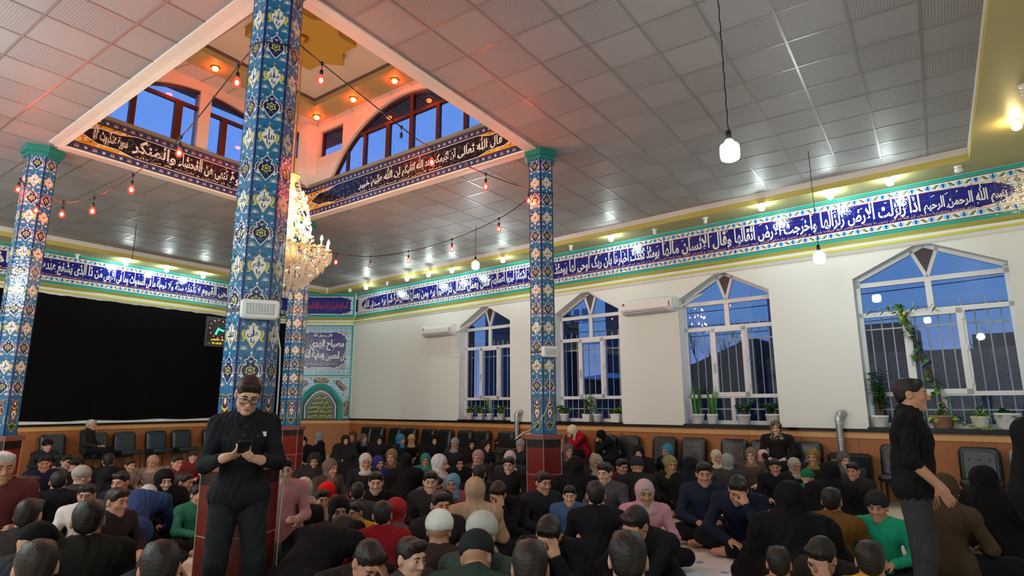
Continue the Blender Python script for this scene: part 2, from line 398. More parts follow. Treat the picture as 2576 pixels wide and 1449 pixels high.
k = lambda z: (lambda x: z)
LCD = (hC-hD).length; LBD = (hD-hB).length
up1 = seg(LCD/2, 2.07, 1.19, 6.09); up2 = ellp(2.17, 1.78, 1.12, 6.09)
H1 = [(LCD/2-2.07, LCD/2+2.07, k(6.09), up1), (.32, .76, k(6.62), k(7.22)), (LCD-.76, LCD-.32, k(6.62), k(7.22))]
H1[1] = (.345, 1.10, k(6.64), k(7.22))
MCD, _ = well_wall('wall_well_right', hD, hC, H1, 0)
MBD, _ = well_wall('wall_well_left', hB, hD, [(.39, 3.95, k(6.09), up2), (3.97, 4.15, k(6.62), k(7.22))], 0)
well_wall('wall_well_front', hA, hB, [], 0); well_wall('wall_well_side', hC, hA, [], 0)
def arch_window(n, Mx, x0, x1, upf, vert, vtop, zbar, post=None, rects=()):
    r = struct(bpy.data.objects.new('window_%d' % n, None)); COL.objects.link(r); r.location = Mx.translation
    o = Mx.translation; mb = MB(); N = 30; pts = [(x0+(x1-x0)*i/N, upf(x0+(x1-x0)*i/N)) for i in range(N+1)]
    for (a, za), (b, zb) in zip(pts[:-1], pts[1:]): mb.prism([(a, .06, za-.05), (b, .06, zb-.05), (b, .06, zb+.005), (a, .06, za+.005)], (0, .07, 0), 0, Mx)
    mb.bb(x0, x1, .06, .13, 6.09, 6.12, 0, Mx)
    a = x0
    while upf(a) < zbar: a += .01
    b = x1
    while upf(b) < zbar: b -= .01
    mb.bb(a, b, .06, .13, zbar-.03, zbar+.03, 0, Mx)
    for x, wd in vert: mb.bb(x-wd/2, x+wd/2, .062, .128, 6.1, min(zbar, upf(x)-.02), 0, Mx)
    for x, wd in vtop: mb.bb(x-wd/2, x+wd/2, .062, .128, zbar, upf(x)-.02, 0, Mx)
    for (q0, q1, z0, z1) in rects:
        for c in ((q0, q1, z0, z0+.04), (q0, q1, z1-.04, z1), (q0, q0+.035, z0, z1), (q1-.035, q1, z0, z1)): mb.bb(c[0], c[1], .06, .13, c[2], c[3], 0, Mx)
    tag(mb.build('window_frame', M['brown_frame'], r, o), 'dark brown arched window frame')
    g = MB()
    for (a, za), (b, zb) in zip(pts[:-1], pts[1:]): g.add([(a, .1, 6.1), (b, .1, 6.1), (b, .1, zb), (a, .1, za)], [(0, 1, 2, 3)], 0, False, Mx)
    for (q0, q1, z0, z1) in rects: g.add([(q0, .1, z0), (q1, .1, z0), (q1, .1, z1), (q0, .1, z1)], [(0, 1, 2, 3)], 0, False, Mx)
    g.build('pane', M['pane'], r, o)
    if post: MB().bb(post[0], post[1], .02, .2, 6.09, ZB, 0, Mx).build('post', M['cornice_white'], r, o)
arch_window(5, MCD, LCD/2-2.07, LCD/2+2.07, up1, [(1.72, .07), (2.39, .1), (3.03, .1), (3.70, .08), (4.35, .08), (1.2, .04)], [(3.03, .08)], 6.85, None, [(.345, 1.10, 6.64, 7.22)])
arch_window(6, MBD, .39, 3.95, up2, [(.91, .09), (1.64, .13), (2.48, .12), (3.2, .1)], [], 6.86, (1.97, 2.18), [(3.97, 4.15, 6.62, 7.22)])
# corner pier, well ceiling, ring with recess and star
mb = MB(); c = hD+Vector((.02, -.02, 0))
mb.loft([[(c.x+r*math.cos(math.radians(a)), c.y+r*math.sin(math.radians(a)), z) for a in range(0, 360, 45)] for r, z in ((.03, 6.05), (.09, 6.09), (.27, 6.26), (.27, ZB))], 0, False, cap=True)
struct(mb.build('wall_pier', M['cornice_white']))
ro = [Vector(p) for p in ((-9.99, 7.24, 0), (-5.2, 7.14, 0), (-5.1, 3.1, 0), (-9.93, 3.2, 0))]; ri = [Vector(p) for p in ((-9.48, 6.74, 0), (-5.9, 6.66, 0), (-5.85, 3.7, 0), (-9.41, 3.75, 0))]
ho = [hD+Vector((-.2, .2, 0)), hC+Vector((.2, .2, 0)), hA+Vector((.2, -.2, 0)), hB+Vector((-.2, -.2, 0))]
mb = MB()
for i in range(4):
    j = (i+1) % 4
    mb.add([up(ho[i], ZB), up(ho[j], ZB), up(ro[j], ZB), up(ro[i], ZB)], [(0, 1, 2, 3)], 0)
    mb.add([up(ro[i], ZB), up(ro[j], ZB), up(ri[j], ZB), up(ri[i], ZB)], [(0, 1, 2, 3)], 1)
    mb.add([up(ri[i], ZB), up(ri[j], ZB), up(ri[j], ZB+.10), up(ri[i], ZB+.10)], [(0, 1, 2, 3)], 1)
    mb.add([up(ri[i], ZB+.10), up(ri[j], ZB+.10), up(ri[j], ZB+.17), up(ri[i], ZB+.17)], [(0, 1, 2, 3)], 2)
mb.add([up(p, ZB+.17) for p in ri], [(0, 1, 2, 3)], 3)
for i in range(10):    # seams of the border panels
    t = i/9
    for a, b, cc, d in ((ho[0], ho[3], ro[0], ro[3]), (ho[0], ho[1], ro[0], ro[1])):
        p, q = a.lerp(b, t), cc.lerp(d, t); dd = (b-a).normalized()*.008
        mb.add([up(p-dd, ZB-.002), up(p+dd, ZB-.002), up(q+dd, ZB-.002), up(q-dd, ZB-.002)], [(0, 1, 2, 3)], 4)
struct(mb.build('ceiling_well', [M['cornice_white'], M['soffit'], M['mauve'], M['plaster'], M['band_grey']]), 'ceiling of the light well with yellow ring')
SC = Vector((-7.84, 5.255, 0)); hs = .615; st = []
tip = hs*math.sqrt(2); nt_ = tip-hs
for i in range(4):
    a = math.radians(45+90*i); b = math.radians(90+90*i); r = Matrix.Rotation(math.radians(90*i), 3, 'Z')
    st += [r @ Vector((hs, hs, 0)), r @ Vector((nt_, hs, 0)), r @ Vector((0, tip, 0)), r @ Vector((-nt_, hs, 0))]
tag(MB().prism([SC+p+Vector((0, 0, ZB)) for p in st], (0, 0, .165)).build('ceiling_star', mat('star_yellow', 'b59c3c', .5), None, (SC.x, SC.y, ZB)), 'large yellow eight-pointed plaster star on the light well ceiling', 'ceiling ornament', None, 'thing')
# eaves outside the light well, seen through the arches
mb = MB()
mb.bb(-.3, LCD+.3, .18, .62, 7.24, 7.5, 0, MCD); mb.bb(-.3, LBD+.3, .18, .5, 7.25, 7.5, 0, MBD)
for i in range(60): mb.bb(-.3+i*.105, -.26+i*.105, .18, .62, 7.225, 7.24, 1, MCD)
struct(mb.build('roof', [M['grey_eave'], M['band_grey']]), 'grey corrugated eaves of the light well')
# outside roof over the hall so that sky light only comes through windows
struct(MB().prism([up(p, 7.6) for p in ho], (0, 0, .1)).build('roof_well', M['grey_eave']))
# ------------------------------------------------------------------ tile work
def tile(name, col, rough=.1): return mat(name, col, rough, .6, bump=(30, .4))
TB = [tile('tile_turquoise', '1d6b9c'), tile('tile_navy', '14145a'), tile('tile_white', 'e6e4de'), tile('tile_yellow', 'd6cf58'), tile('tile_maroon', '551a22'), tile('tile_ochre', 'b98a45'),
      tile('tile_black', '101018'), tile('tile_sky', '8cc6ea'), tile('tile_olive', '7d8a3a'), tile('tile_joint', '6fa6cf', .4), tile('tile_teal', '27a096'), tile('tile_gold', 'd79f2c'),
      tile('tile_tan', 'd8b07a'), tile('tile_red', 'c03040'), tile('tile_field', '1a1a78', .06), tile('tile_blue', '2f63b8'), tile('tile_darkgreen', '2c3d12'), tile('tile_slate', '3b4a78'), tile('tile_dusk', '17122e')]
(TQ, NV, WH, YE, MA, OC, BK, SK, OL, JO, TE, GO, TN, RD, FI, BL, DG, SL, DU) = range(19)
sym = lambda h: [(x, y) for x, y in h]+[(-x, y) for x, y in h[::-1] if abs(x) > 1e-9]
def grow(p, d):
    cx = sum(q[0] for q in p)/len(p); cz = sum(q[1] for q in p)/len(p); o = []
    n = len(p); ar = sum(p[i][0]*p[(i+1) % n][1]-p[(i+1) % n][0]*p[i][1] for i in range(n)); sg = 1 if ar > 0 else -1
    for i in range(n):
        a, b, c = p[i-1], p[i], p[(i+1) % n]
        def nrm(u, v):
            l = math.hypot(v[0]-u[0], v[1]-u[1]) or 1e-9; return ((v[1]-u[1])/l*sg, -(v[0]-u[0])/l*sg)
        n1, n2 = nrm(a, b), nrm(b, c); k = 1+n1[0]*n2[0]+n1[1]*n2[1]; k = max(k, .5)
        o.append((b[0]+d*(n1[0]+n2[0])/k, b[1]+d*(n1[1]+n2[1])/k))
    return o
U_, V_ = .000393, .00041
def T(p, cz, s=1): return [(x*U_*s, cz+y*V_*s) for x, y in p]
PALM = sym([(0, 265), (52, 215), (18, 178), (60, 200), (98, 188), (70, 105), (128, 80), (160, 10), (140, -60), (70, -160), (0, -240)])
LEAF = [(120, 118), (170, 108), (205, 50), (200, -15), (225, -40), (170, -55), (178, 10), (160, 70)]
STAR = sym([(0, 85), (28, 45), (75, 45), (62, 0), (85, -40), (35, -50), (0, -80)])
CART = sym([(0, 255), (38, 205), (92, 182), (72, 130), (128, 98), (150, 40), (132, -20), (60, -135), (0, -240)])
WING = [(140, 120), (190, 100), (212, 40), (185, -40), (160, -70), (225, -100), (165, -110), (120, -60), (160, 0), (170, 60)]
def mir(p): return [(-x, y) for x, y in p[::-1]]
def flower(A, x, z, r):
    A.ell(x, z, r*.35, r*.35, WH, 3, 6)
    for i in range(5):
        a = PI/2+(i-2)*.82; cx, cz = x+r*.72*math.cos(a), z+r*.72*math.sin(a)
        A.ell(cx, cz, r*.42, r*.27, WH, 2, 7, a); A.ell(cx, cz, r*.27, r*.13, BK, 4, 6, a)
def branches(A, cz, up_=1):
    for s in (1, -1):
        A.line([(s*30*U_, cz+up_*200*V_), (s*90*U_, cz+up_*260*V_), (s*150*U_, cz+up_*310*V_)], .0045, NV, 1)
        A.line([(s*80*U_, cz+up_*250*V_), (s*160*U_, cz+up_*235*V_), (s*215*U_, cz+up_*190*V_)], .0045, NV, 1)
        A.ell(s*190*U_, cz+up_*225*V_, .011, .008, WH, 2, 6, .6*s); A.ell(s*190*U_, cz+up_*225*V_, .006, .003, NV, 3, 5, .6*s)
        A.ell(s*205*U_, cz+up_*150*V_, .004, .014, NV, 2, 5)
def palmette(A, cz):
    A.poly(grow(T(PALM, cz), .007), WH, 2); A.poly(T(PALM, cz), NV, 3)
    for f in (lambda p: p, mir):
        A.poly(grow(T(f(LEAF), cz), .005), WH, 2); A.poly(T(f(LEAF), cz), MA, 3)
        A.poly(grow(T(f([(120, -70), (190, -95), (225, -85), (150, -125)]), cz), .004), WH, 2)
    A.poly(grow(T(STAR, cz), .004), YE, 4); A.poly(T(STAR, cz, .86), DG, 5); A.ell(0, cz, .013, .011, WH, 6, 8); A.ell(0, cz, .005, .009, DG, 7, 6)
    A.ell(0, cz+165*V_, .008, .011, WH, 4, 6); A.line([(-.018, cz-.062), (0, cz-.03), (.018, cz-.062)], .004, OL, 4)
    branches(A, cz); A.ell(0, cz+330*V_, .008, .014, WH, 2, 6)
    for s in (1, -1): flower(A, s*160*U_, cz-265*V_, .027); A.ell(s*195*U_, cz-165*V_, .005, .013, OC, 2, 6, -.5*s)
def cartouche(A, cz, name):
    for f in (lambda p: p, mir): A.poly(grow(T(f(WING), cz), .004), OC, 1); A.poly(T(f(WING), cz), YE if True else OL, 2)
    A.poly(grow(T(CART, cz), .005), OC, 3); A.poly(T(CART, cz), WH, 4)
    A.text(name, -.042, .042, cz-.012, cz+.045, NV, 5, bold=.02); A.text('یا', -.016, .016, cz-.062, cz-.018, NV, 5, bold=.02)
    A.quad(-.003, .003, cz-.01, cz+.082, NV, 5); A.ell(-.005, cz-.072, .0035, .0035, NV, 5, 5); A.ell(.005, cz-.072, .0035, .0035, NV, 5, 5)
    branches(A, cz); A.ell(0, cz+320*V_, .008, .015, OC, 2, 6)
    for s in (1, -1): flower(A, s*150*U_, cz-250*V_, .024)
def footvase(A):
    z = 1.20
    A.poly(grow(sym([(0, z+.0), (.035, z+.05), (.06, z+.10), (.03, z+.085), (0, z+.11)]), .008), YE, 2); A.poly(sym([(0, z+.0), (.035, z+.05), (.06, z+.10), (.03, z+.085), (0, z+.11)]), DG, 3); flower(A, 0, z+.045, .026)
    v = sym([(0, z+.12), (.02, z+.15), (.05, z+.24), (.058, z+.29), (.035, z+.33), (.03, z+.36), (.034, z+.42), (0, z+.42)])
    A.poly(grow(v, .006), OC, 2); A.poly(v, MA, 3)
    A.poly(sym([(0, z+.15), (.02, z+.2), (.045, z+.27), (.02, z+.25), (.03, z+.3), (0, z+.28)]), WH, 4); A.ell(0, z+.235, .012, .018, BL, 5, 6); A.poly(sym([(0, z+.20), (.012, z+.225), (0, z+.25)]), NV, 6)
    A.poly(sym([(0, z+.30), (.04, z+.33), (.05, z+.345), (0, z+.325)]), YE, 4); A.poly(sym([(0, z+.35), (.016, z+.38), (.009, z+.41), (0, z+.40)]), WH, 4)
    for s in (1, -1): A.poly([(s*.062, z+.36), (s*.078, z+.43), (s*.06, z+.42), (s*.05, z+.38)], MA, 3); A.line([(s*.02, z+.435), (s*.085, z+.435)], .008, OC, 2); A.line([(s*.085, z+.1), (s*.07, z+.17), (s*.085, z+.22)], .007, YE, 2)
NAMES = [['علی', 'حاکم', 'مقتدر', 'الله', 'صادق', 'کریم', 'شهید'], ['حلیم', 'علیم', 'رحمن', 'مجید', 'غفار', 'حکیم', 'قدوس'], ['سبحان', 'جلیل', 'جمیل', 'عظیم', 'قریب', 'مجیب', 'ودود'],
         ['حمید', 'رحیم', 'عزیز', 'جبار', 'خالق', 'باقر', 'سلام'], ['مهیمن', 'مؤمن', 'وهاب', 'رزاق', 'فتاح', 'محیی', 'نور'], ['صمد', 'احد', 'واحد', 'قادر', 'اول', 'آخر', 'ظاهر']]
SH = .2045
def hexring(r, z): return [(r*math.cos(math.radians(a)), r*math.sin(math.radians(a)), z) for a in range(0, 360, 60)]
mb = MB(); mb.loft([hexring(SH, 1.14), hexring(SH, 5.3)], NV, False, cap=True)
for kf in range(6):
    na = math.radians(-30+60*kf); a = SH*math.cos(math.radians(30))
    A = Art(mb, frame((a*math.cos(na), a*math.sin(na), 0), na+PI/2))
    hw = SH/2
    A.quad(-hw+.011, hw-.011, 1.15, 5.28, TQ, 1)
    z = 1.606
    while z < 5.25: A.line([(-hw+.006, z), (hw-.006, z)], .0035, JO, 6); z += .27625
    footvase(A)
    for i in range(7):
        zc = 1.815+.5525*i
        palmette(A, zc)
        if i < 6: cartouche(A, zc+.268, NAMES[kf][i])
shaft = mb.build('column_shaft', TB); shaft_me = shaft.data; bpy.data.objects.remove(shaft)
mat('capital_teal', '1d7a70', .35); mat('granite_red', '6a231d', .2, .5, mott=(30, .3)); mat('granite_rim', '7a4a46', .25, mott=(30, .2)); mat('granite_black', '181414', .2); mat('grout', 'b0a090', .7)
mb = MB(); mb.loft([hexring(SH*1.16, 5.235), hexring(SH*1.16, 5.29), hexring(SH*1.34, 5.3), hexring(SH*1.34, 5.4)], 0, False, cap=True); cap_me = mb.build('c', M['capital_teal']); cm = cap_me.data; bpy.data.objects.remove(cap_me)
mb = MB(); R6 = SH*1.36
mb.loft([hexring(R6, 0), hexring(R6, .965)], 0, False); mb.loft([hexring(R6*1.003, .965), hexring(R6*1.003, 1.075)], 1, False)
mb.loft([hexring(R6*1.11, 1.075), hexring(R6*1.11, 1.135), hexring(R6*1.09, 1.145)], 2, False, cap=True)
for z in (.6, .28): mb.loft([hexring(R6*1.002, z), hexring(R6*1.002, z+.006)], 3, False)
for kf in range(6):
    a = math.radians(60*kf); x, y = R6*1.001*math.cos(a), R6*1.001*math.sin(a); mb.tube([(x, y, 0), (x, y, 1.075)], .004, 5, 3)
pm = mb.build('p', [M['granite_red'], M['granite_black'], M['granite_rim'], M['grout']]); pme = pm.data; bpy.data.objects.remove(pm)
PILL = {'A': ((-4.488, 2.753), 'big blue tiled hexagonal column right behind the man with glasses'), 'B': ((-10.81, 2.937), 'blue tiled column at the left edge of the hall'),
        'C': ((-4.66, 7.46), 'slim blue tiled column standing before the window wall'), 'D': ((-10.71, 7.53), 'blue tiled column behind the crystal chandelier')}
PT = {}
for kx, ((x, y), lb) in PILL.items():
    t = thing('tiled_column', (x, y, 0), 0, lb, 'column', 'hexagonal tiled columns around the light well'); t['kind'] = 'thing'; PT[kx] = t
    for nm, me in (('column_shaft', shaft_me), ('capital', cm), ('plinth', pme)):
        o = bpy.data.objects.new(nm, me); COL.objects.link(o); o.parent = t

# ------------------------------------------------------------------ wall friezes
def tashkil(A, x0, x1, z0, z1, mi, L, n, s, seed):
    r = random.Random(seed)
    for i in range(n):
        x = x0+(x1-x0)*(i+.5+r.uniform(-.3, .3))/n; z = r.uniform(z0, z1); k_ = r.random()
        if k_ < .6: A.line([(x-s, z-s*.45), (x+s, z+s*.45)], s*.5, mi, L)
        elif k_ < .8: A.line([(x-s*.8, z+s*.5), (x, z-s*.2), (x+s*.6, z+s*.6)], s*.45, mi, L)
        else: A.ell(x, z, s*.45, s*.45, mi, L, 6); A.line([(x+s*.3, z-s*.2), (x-s*.5, z-s)], s*.35, mi, L)
def bud_border(A, x0, x1, z0, z1):
    A.quad(x0, x1, z0, z1, WH, 1); h = z1-z0; zc = (z0+z1)/2; p = .215; x = x0+p/2; i = 0
    while x < x1-.03:
        A.ell(x, zc, .058, h*.40, SK, 2, 8); s = 1 if i % 2 else -1
        A.ell(x, zc-s*h*.08, .024, h*.22, BL, 3, 7); A.ell(x, zc+s*h*.2, .012, h*.14, NV, 3, 6); A.ell(x, zc-s*h*.08, .009, h*.1, RD if i % 2 else NV, 4, 5)
        for d in (-.014, .014):
            xx = x+p/2+d; A.line([(xx-.03*s, zc-h*.28), (xx+.03*s, zc+h*.28)], .016, OL if d < 0 else BK, 2)
        x += p; i += 1
def vine(A, x0, x1, z0, z1, mi, L, step, w_, seed):
    r = random.Random(seed); x = x0+step/2
    while x < x1:
        z = z0+step/2
        while z < z1:
            a = r.uniform(0, 6.28); q = step*.5
            pts = [(x+q*(1-t*.8)*math.cos(a+t*4.6), z+q*(1-t*.8)*math.sin(a+t*4.6)) for t in (0, .25, .5, .75, 1)]
            A.line(pts, w_, mi, L); z += step
        x += step
def end_cloud(z0, z1, xt, d, n=9):
    """scalloped outline from the tip of the blue field; returns points going from bottom to top, d = +1 tip to the right"""
    o = []
    for i in range(n*2+1):
        t = i/(n*2); z = z0+(z1-z0)*t; b = math.sin(PI*t)**.55
        o.append((xt-d*.42*(1-b)+(d*.03 if i % 2 else 0), z))
    return o
def frieze(name, Mx, x0, x1, main, sub, label, ends=(False, False), origin=None, joints=.28):
    mb = MB(); A = Art(mb, Mx)
    mb.bb(x0, x1, -.0005, 0, 4.39, 5.188, WH, Mx)
    for a, b in ((4.392, 4.45), (5.125, 5.186)): A.quad(x0, x1, a, b, TE, 1)
    for z in (4.452, 5.11): A.quad(x0, x1, z, z+.013, BK, 1)
    bud_border(A, x0, x1, 4.465, 4.575); bud_border(A, x0, x1, 5.0, 5.11)
    for z in (4.575, 4.995): A.quad(x0, x1, z-.004, z+.004, RD, 2)
    A.quad(x0, x1, 4.58, 4.995, FI, 1)
    for e_, d in ((0, -1), (1, 1)):
        if not ends[e_]: continue
        xe = x1-.12 if d > 0 else x0+.12
        A.quad(min(xe, xe-d*1.25), max(xe, xe-d*1.25), 4.58, 4.995, WH, 2)
        vine(A, min(xe, xe-d*1.2), max(xe, xe-d*1.2), 4.585, 4.99, BK if d > 0 else OC, 3, .10, .010, 3); vine(A, min(xe, xe-d*1.15), max(xe, xe-d*1.15), 4.6, 4.98, OC, 3, .13, .014, 4)
        cl = end_cloud(4.60, 4.975, xe-d*.22, d); bx = xe-d*1.3
        A.poly([(bx, 4.58)]+[(xe-d*1.25, 4.585)]+cl+[(xe-d*1.25, 4.99), (bx, 4.995)] if d > 0 else [(bx, 4.995), (xe-d*1.25, 4.99)]+cl[::-1]+[(xe-d*1.25, 4.585), (bx, 4.58)], FI, 4)
    x = x0+.14
    while x < x1: A.quad(x-.003, x+.003, 4.58, 5.11, BL, 5); x += joints
    for z in (4.72, 4.86): A.quad(x0, x1, z-.002, z+.002, BL, 5)
    b = mb.build(name, TB, None, origin)
    tag(b, label, 'tile frieze', None, 'thing')
    for nm, lst, mi_, (za, zb), bd, tk in (('lettering', main, WH, (4.632, 4.992), .03, True), ('small_lettering', sub, TN, (4.585, 4.65), .012, False)):
        for s, a, c in lst:
            mb = MB(); A = Art(mb, Mx, y0=-.0045)
            A.text(s, a, c, za, zb, 0, 1, bold=bd, tall=.9 if tk else 0)
            if tk: tashkil(A, a, c, 4.90, 4.98, 0, 2, int((c-a)/.17), .026, len(s)); tashkil(A, a, c, 4.67, 4.70, 0, 2, int((c-a)/.5), .022, len(s)+5)
            mb.build(nm, [TB[mi_]], b, origin)
    return b
def u_of(px, py): return (MR.inverted() @ at_plane(px, py, PR, nR)).x
words = [('بسم الله الرحمن الرحیم', 2540, 2328), ('اذا زلزلت الارض زلزالها', 2320, 2068), ('واخرجت الارض اثقالها', 2058, 1850), ('وقال الانسان مالها', 1842, 1668), ('یومئذ تحدث اخبارها', 1660, 1545),
         ('بان ربک اوحی لها یومئذ', 1540, 1396), ('یصدر الناس اشتاتا لیروا اعمالهم', 1390, 1236), ('فمن یعمل مثقال ذرة خیرا یره', 1232, 1082), ('ومن یعمل مثقال ذرة شرا یره', 1078, 960), ('صدق الله', 956, 915)]
def uu(px): return u_of(px, 795-(px-895)*.1545-20)
main = [(s, uu(b), uu(a)) for s, a, b in words]
sub = [('بنام خداوند بخشندهٔ مهربان آن گاه که این زمین به زلزله مخصوص خود لرزانده شود', uu(2050), uu(2455)), ('و این زمین بارهای گران خود (مردگان) را بیرون ریزد و انسان گوید چه شده است', uu(1655), uu(2040)),
       ('آن را در آن روز خبرهای خود را باز گوید به سبب آن است که پروردگارت به وی وحی کند', uu(1400), uu(1648)), ('در آن روز مردمان گروه گروه گوناگون از قبرها بیرون می آیند تا اعمالشان نشان داده شود', uu(1085), uu(1392)), ('هر کس همسنگ ذره ای نیکی کند آن را می بیند', uu(930), uu(1080))]
frieze('tile_frieze', MR, -12.60, 4.62, main, sub, 'long blue tile frieze with white lettering above the windows', (True, True), tuple(MR.translation))
def l_of(px, py): return (ML.inverted() @ at_plane(px, py, PL, nL)).x
def ll(px): return l_of(px, 668+(px-120)*.155)
main = [('الله لا اله الا هو', 5.2, 6.95), ('الحی القیوم', ll(508), ll(577)), ('لا تأخذه سنة ولا نوم', ll(402), ll(504)), ('له ما فی السموات وما فی الارض', ll(262), ll(402)), ('من ذا الذی یشفع عنده', ll(108), ll(258)), ('الا باذنه یعلم', -1.6, ll(100)), ('ما بین ایدیهم وما خلفهم', -4.6, -1.7)]
sub = [('زنده و پاینده است هیچگاه خواب سبک و سنگینی او را فرا نمی گیرد', ll(330), ll(570)), ('آنچه در آسمانها و آنچه در زمین است از آن اوست کیست که در نزد او', ll(108), ll(325)), ('خدایی که جز او خدایی نیست', 5.2, 6.9), ('جز به فرمان او شفاعت کند', -1.6, ll(100))]
frieze('tile_frieze', ML, -8.5, 7.38, main, sub, 'blue tile frieze with white lettering above the black curtain', (False, False), tuple(ML.translation))

# corner panels
def cloud(x0, x1, z0, z1, sc, n=7, m=5, round_=.28):
    """scalloped rectangle with pinched corners"""
    pts = []; rx = (x1-x0)*round_; rz = (z1-z0)*round_
    cs = [(x1-rx, z1-rz, 0), (x0+rx, z1-rz, 90), (x0+rx, z0+rz, 180), (x1-rx, z0+rz, 270)]
    for (cx, cz, a0) in cs:
        for i in range(n*4+1):
            t = i/(n*4); a = math.radians(a0+90*t); q = 1-sc*.6*(1-abs(math.sin(PI*t*(n//2)))); pts.append((cx+rx*q*math.cos(a), cz+rz*q*math.sin(a)))
    return pts
OC_ = tuple(MC.translation)
mb = MB(); A = Art(mb, MC); W = CL
mb.bb(0, W, -.0005, 0, 4.39, 5.188, TE, MC)
A.quad(.06, W-.06, 4.46, 5.12, BK, 1); A.quad(.07, W-.07, 4.475, 5.105, SK, 2); vine(A, .08, W-.08, 4.48, 5.1, WH, 3, .09, .016, 5); vine(A, .1, W-.1, 4.5, 5.09, OC, 3, .16, .012, 6)
for sx in (.12, W-.12):
    for sz in (4.52, 5.06): A.ell(sx, sz, .05, .035, YE, 4, 8)
cl = cloud(.10, W-.10, 4.50, 5.08, .16, 6); A.poly(grow(cl, .012), WH, 4); A.poly(cl, FI, 5)
for i in range(1, 8): A.quad(i*W/8-.002, i*W/8+.002, 4.475, 5.186, BL, 6)
for z in (4.68, 4.88): A.quad(.07, W-.07, z, z+.004, BL, 6)
b = tag(mb.build('tile_plaque', TB, None, OC_), 'blue tile panel with red lettering under the corner soffit', 'tile plaque', None, 'thing')
mb = MB(); A = Art(mb, MC, y0=-.0055); A.text('السلام علیک یا ابا عبدالله الحسین', .32, W-.24, 4.57, 5.03, 0, 1, bold=.02); mb.build('lettering', [TB[RD]], b, OC_)
# square saying panel
mb = MB(); A = Art(mb, MC); z0, z1 = 2.46, 4.14
mb.bb(.0, W, -.0005, 0, z0, z1+.03, TE, MC); A.quad(.05, W-.05, z0+.04, z1-.02, BK, 1); A.quad(.065, W-.065, z0+.055, z1-.035, SK, 2)
for i in range(13):
    x = .12+i*(W-.24)/12
    for z in (z0+.13, z1-.11):
        if i % 2: A.ell(x, z, .035, .05, OL, 3, 8); A.ell(x, z, .022, .03, YE, 4, 6)
        else: flower(A, x, z, .05); A.ell(x, z, .02, .02, OC, 5, 6)
for i in range(1, 10):
    z = z0+.13+i*(z1-z0-.24)/10
    for x in (.13, W-.13):
        if i % 2: A.ell(x, z, .05, .035, OL, 3, 8); A.ell(x, z, .03, .022, YE, 4, 6)
        else: flower(A, x, z, .05)
A.quad(.2, W-.2, z0+.21, z1-.19, WH, 2); vine(A, .2, W-.2, z0+.21, z1-.2, BL, 3, .1, .014, 8); vine(A, .22, W-.22, z0+.23, z1-.2, OC, 4, .17, .012, 9)
cl = cloud(.22, W-.2, z0+.27, z1-.22, .13, 8, round_=.3); A.poly(grow(cl, .02), WH, 5); A.poly(cl, FI, 6)
for i in range(1, 7): A.quad(i*W/7-.002, i*W/7+.002, z0+.3, z1-.25, BL, 7)
for i in range(1, 6): A.quad(.24, W-.22, z0+.2+i*.25, z0+.204+i*.25, BL, 7)
b = tag(mb.build('tile_plaque', TB, None, OC_), 'square blue tile panel with white lettering above the prayer niche', 'tile plaque', None, 'thing')
mb = MB(); A = Art(mb, MC, y0=-.0065)
A.text('قال رسول الله', .70, 1.32, 3.74, 3.88, 0, 1, bold=.02); A.text('مصباح الهدی', .62, 1.72, 3.30, 3.66, 0, 1, bold=.03); A.text('ان الحسین', 1.14, 1.76, 2.96, 3.28, 0, 1, bold=.03); A.text('وسفینة النجاة', .34, 1.1, 2.98, 3.34, 0, 1, bold=.03); tashkil(A, .4, 1.7, 3.28, 3.7, 0, 2, 14, .03, 4)
mb.build('lettering', [TB[WH]], b, OC_)
mb = MB(); A = Art(mb, MC, y0=-.0065); A.text('بدرستی که حسین چراغ هدایت و کشتی نجات است', .5, 1.55, 2.80, 2.93, 0, 1, bold=.02); mb.build('small_lettering', [TB[OC]], b, OC_)
# prayer niche
mb = MB(); A = Art(mb, MC); z0, z1 = 1.09, 2.43; cx = 1.06
mb.bb(0, W, -.0005, 0, z0, z1+.015, TE, MC); A.quad(.05, W-.05, z0, z1, BK, 1); A.quad(.06, W-.06, z0, z1-.01, SK, 2)
for i in range(19):
    for j in range(13):
        x, z = .11+i*.1+(j % 2)*.05, z0+.05+j*.105
        if x < W-.1: A.ell(x, z, .036, .016, WH, 3, 5, .6 if (i+j) % 2 else -.6); A.ell(x+.02, z+.04, .01, .01, BL, 3, 5)
        if (i+2*j) % 5 == 0 and x < W-.1: A.ell(x, z, .04, .04, YE, 4, 10); A.ell(x, z, .028, .028, DG, 5, 8); A.ell(x, z, .01, .01, OC, 6, 5)
def hexcart(x, z, l, wd, a):
    p = [(-l/2, 0), (-l/2+wd*.4, wd/2), (l/2-wd*.4, wd/2), (l/2, 0), (l/2-wd*.4, -wd/2), (-l/2+wd*.4, -wd/2)]; p = [(x+q[0]*math.cos(a)-q[1]*math.sin(a), z+q[0]*math.sin(a)+q[1]*math.cos(a)) for q in p]
    A.poly(grow(p, .012), OC, 7); A.poly(p, DU, 8)
    r = random.Random(int(x*100))
    for i in range(16):
        t = (i+.5)/16-.5; q = (t*l*.85, r.uniform(-.25, .25)*wd); c_, s_ = math.cos(a), math.sin(a)
        A.line([(x+q[0]*c_-q[1]*s_, z+q[0]*s_+q[1]*c_), (x+(q[0]+.03)*c_-(q[1]+.05)*s_, z+(q[0]+.03)*s_+(q[1]+.05)*c_), (x+(q[0]+.05)*c_-(q[1]-.02)*s_, z+(q[0]+.05)*s_+(q[1]-.02)*c_)], .009, TN, 9)
hexcart(cx-.02, z1-.10, .52, .15, 0)
for s in (1, -1): hexcart(cx+s*.62, z1-.26, .46, .16, -s*.78); hexcart(cx+s*.83, z0+.36, .52, .14, PI/2)
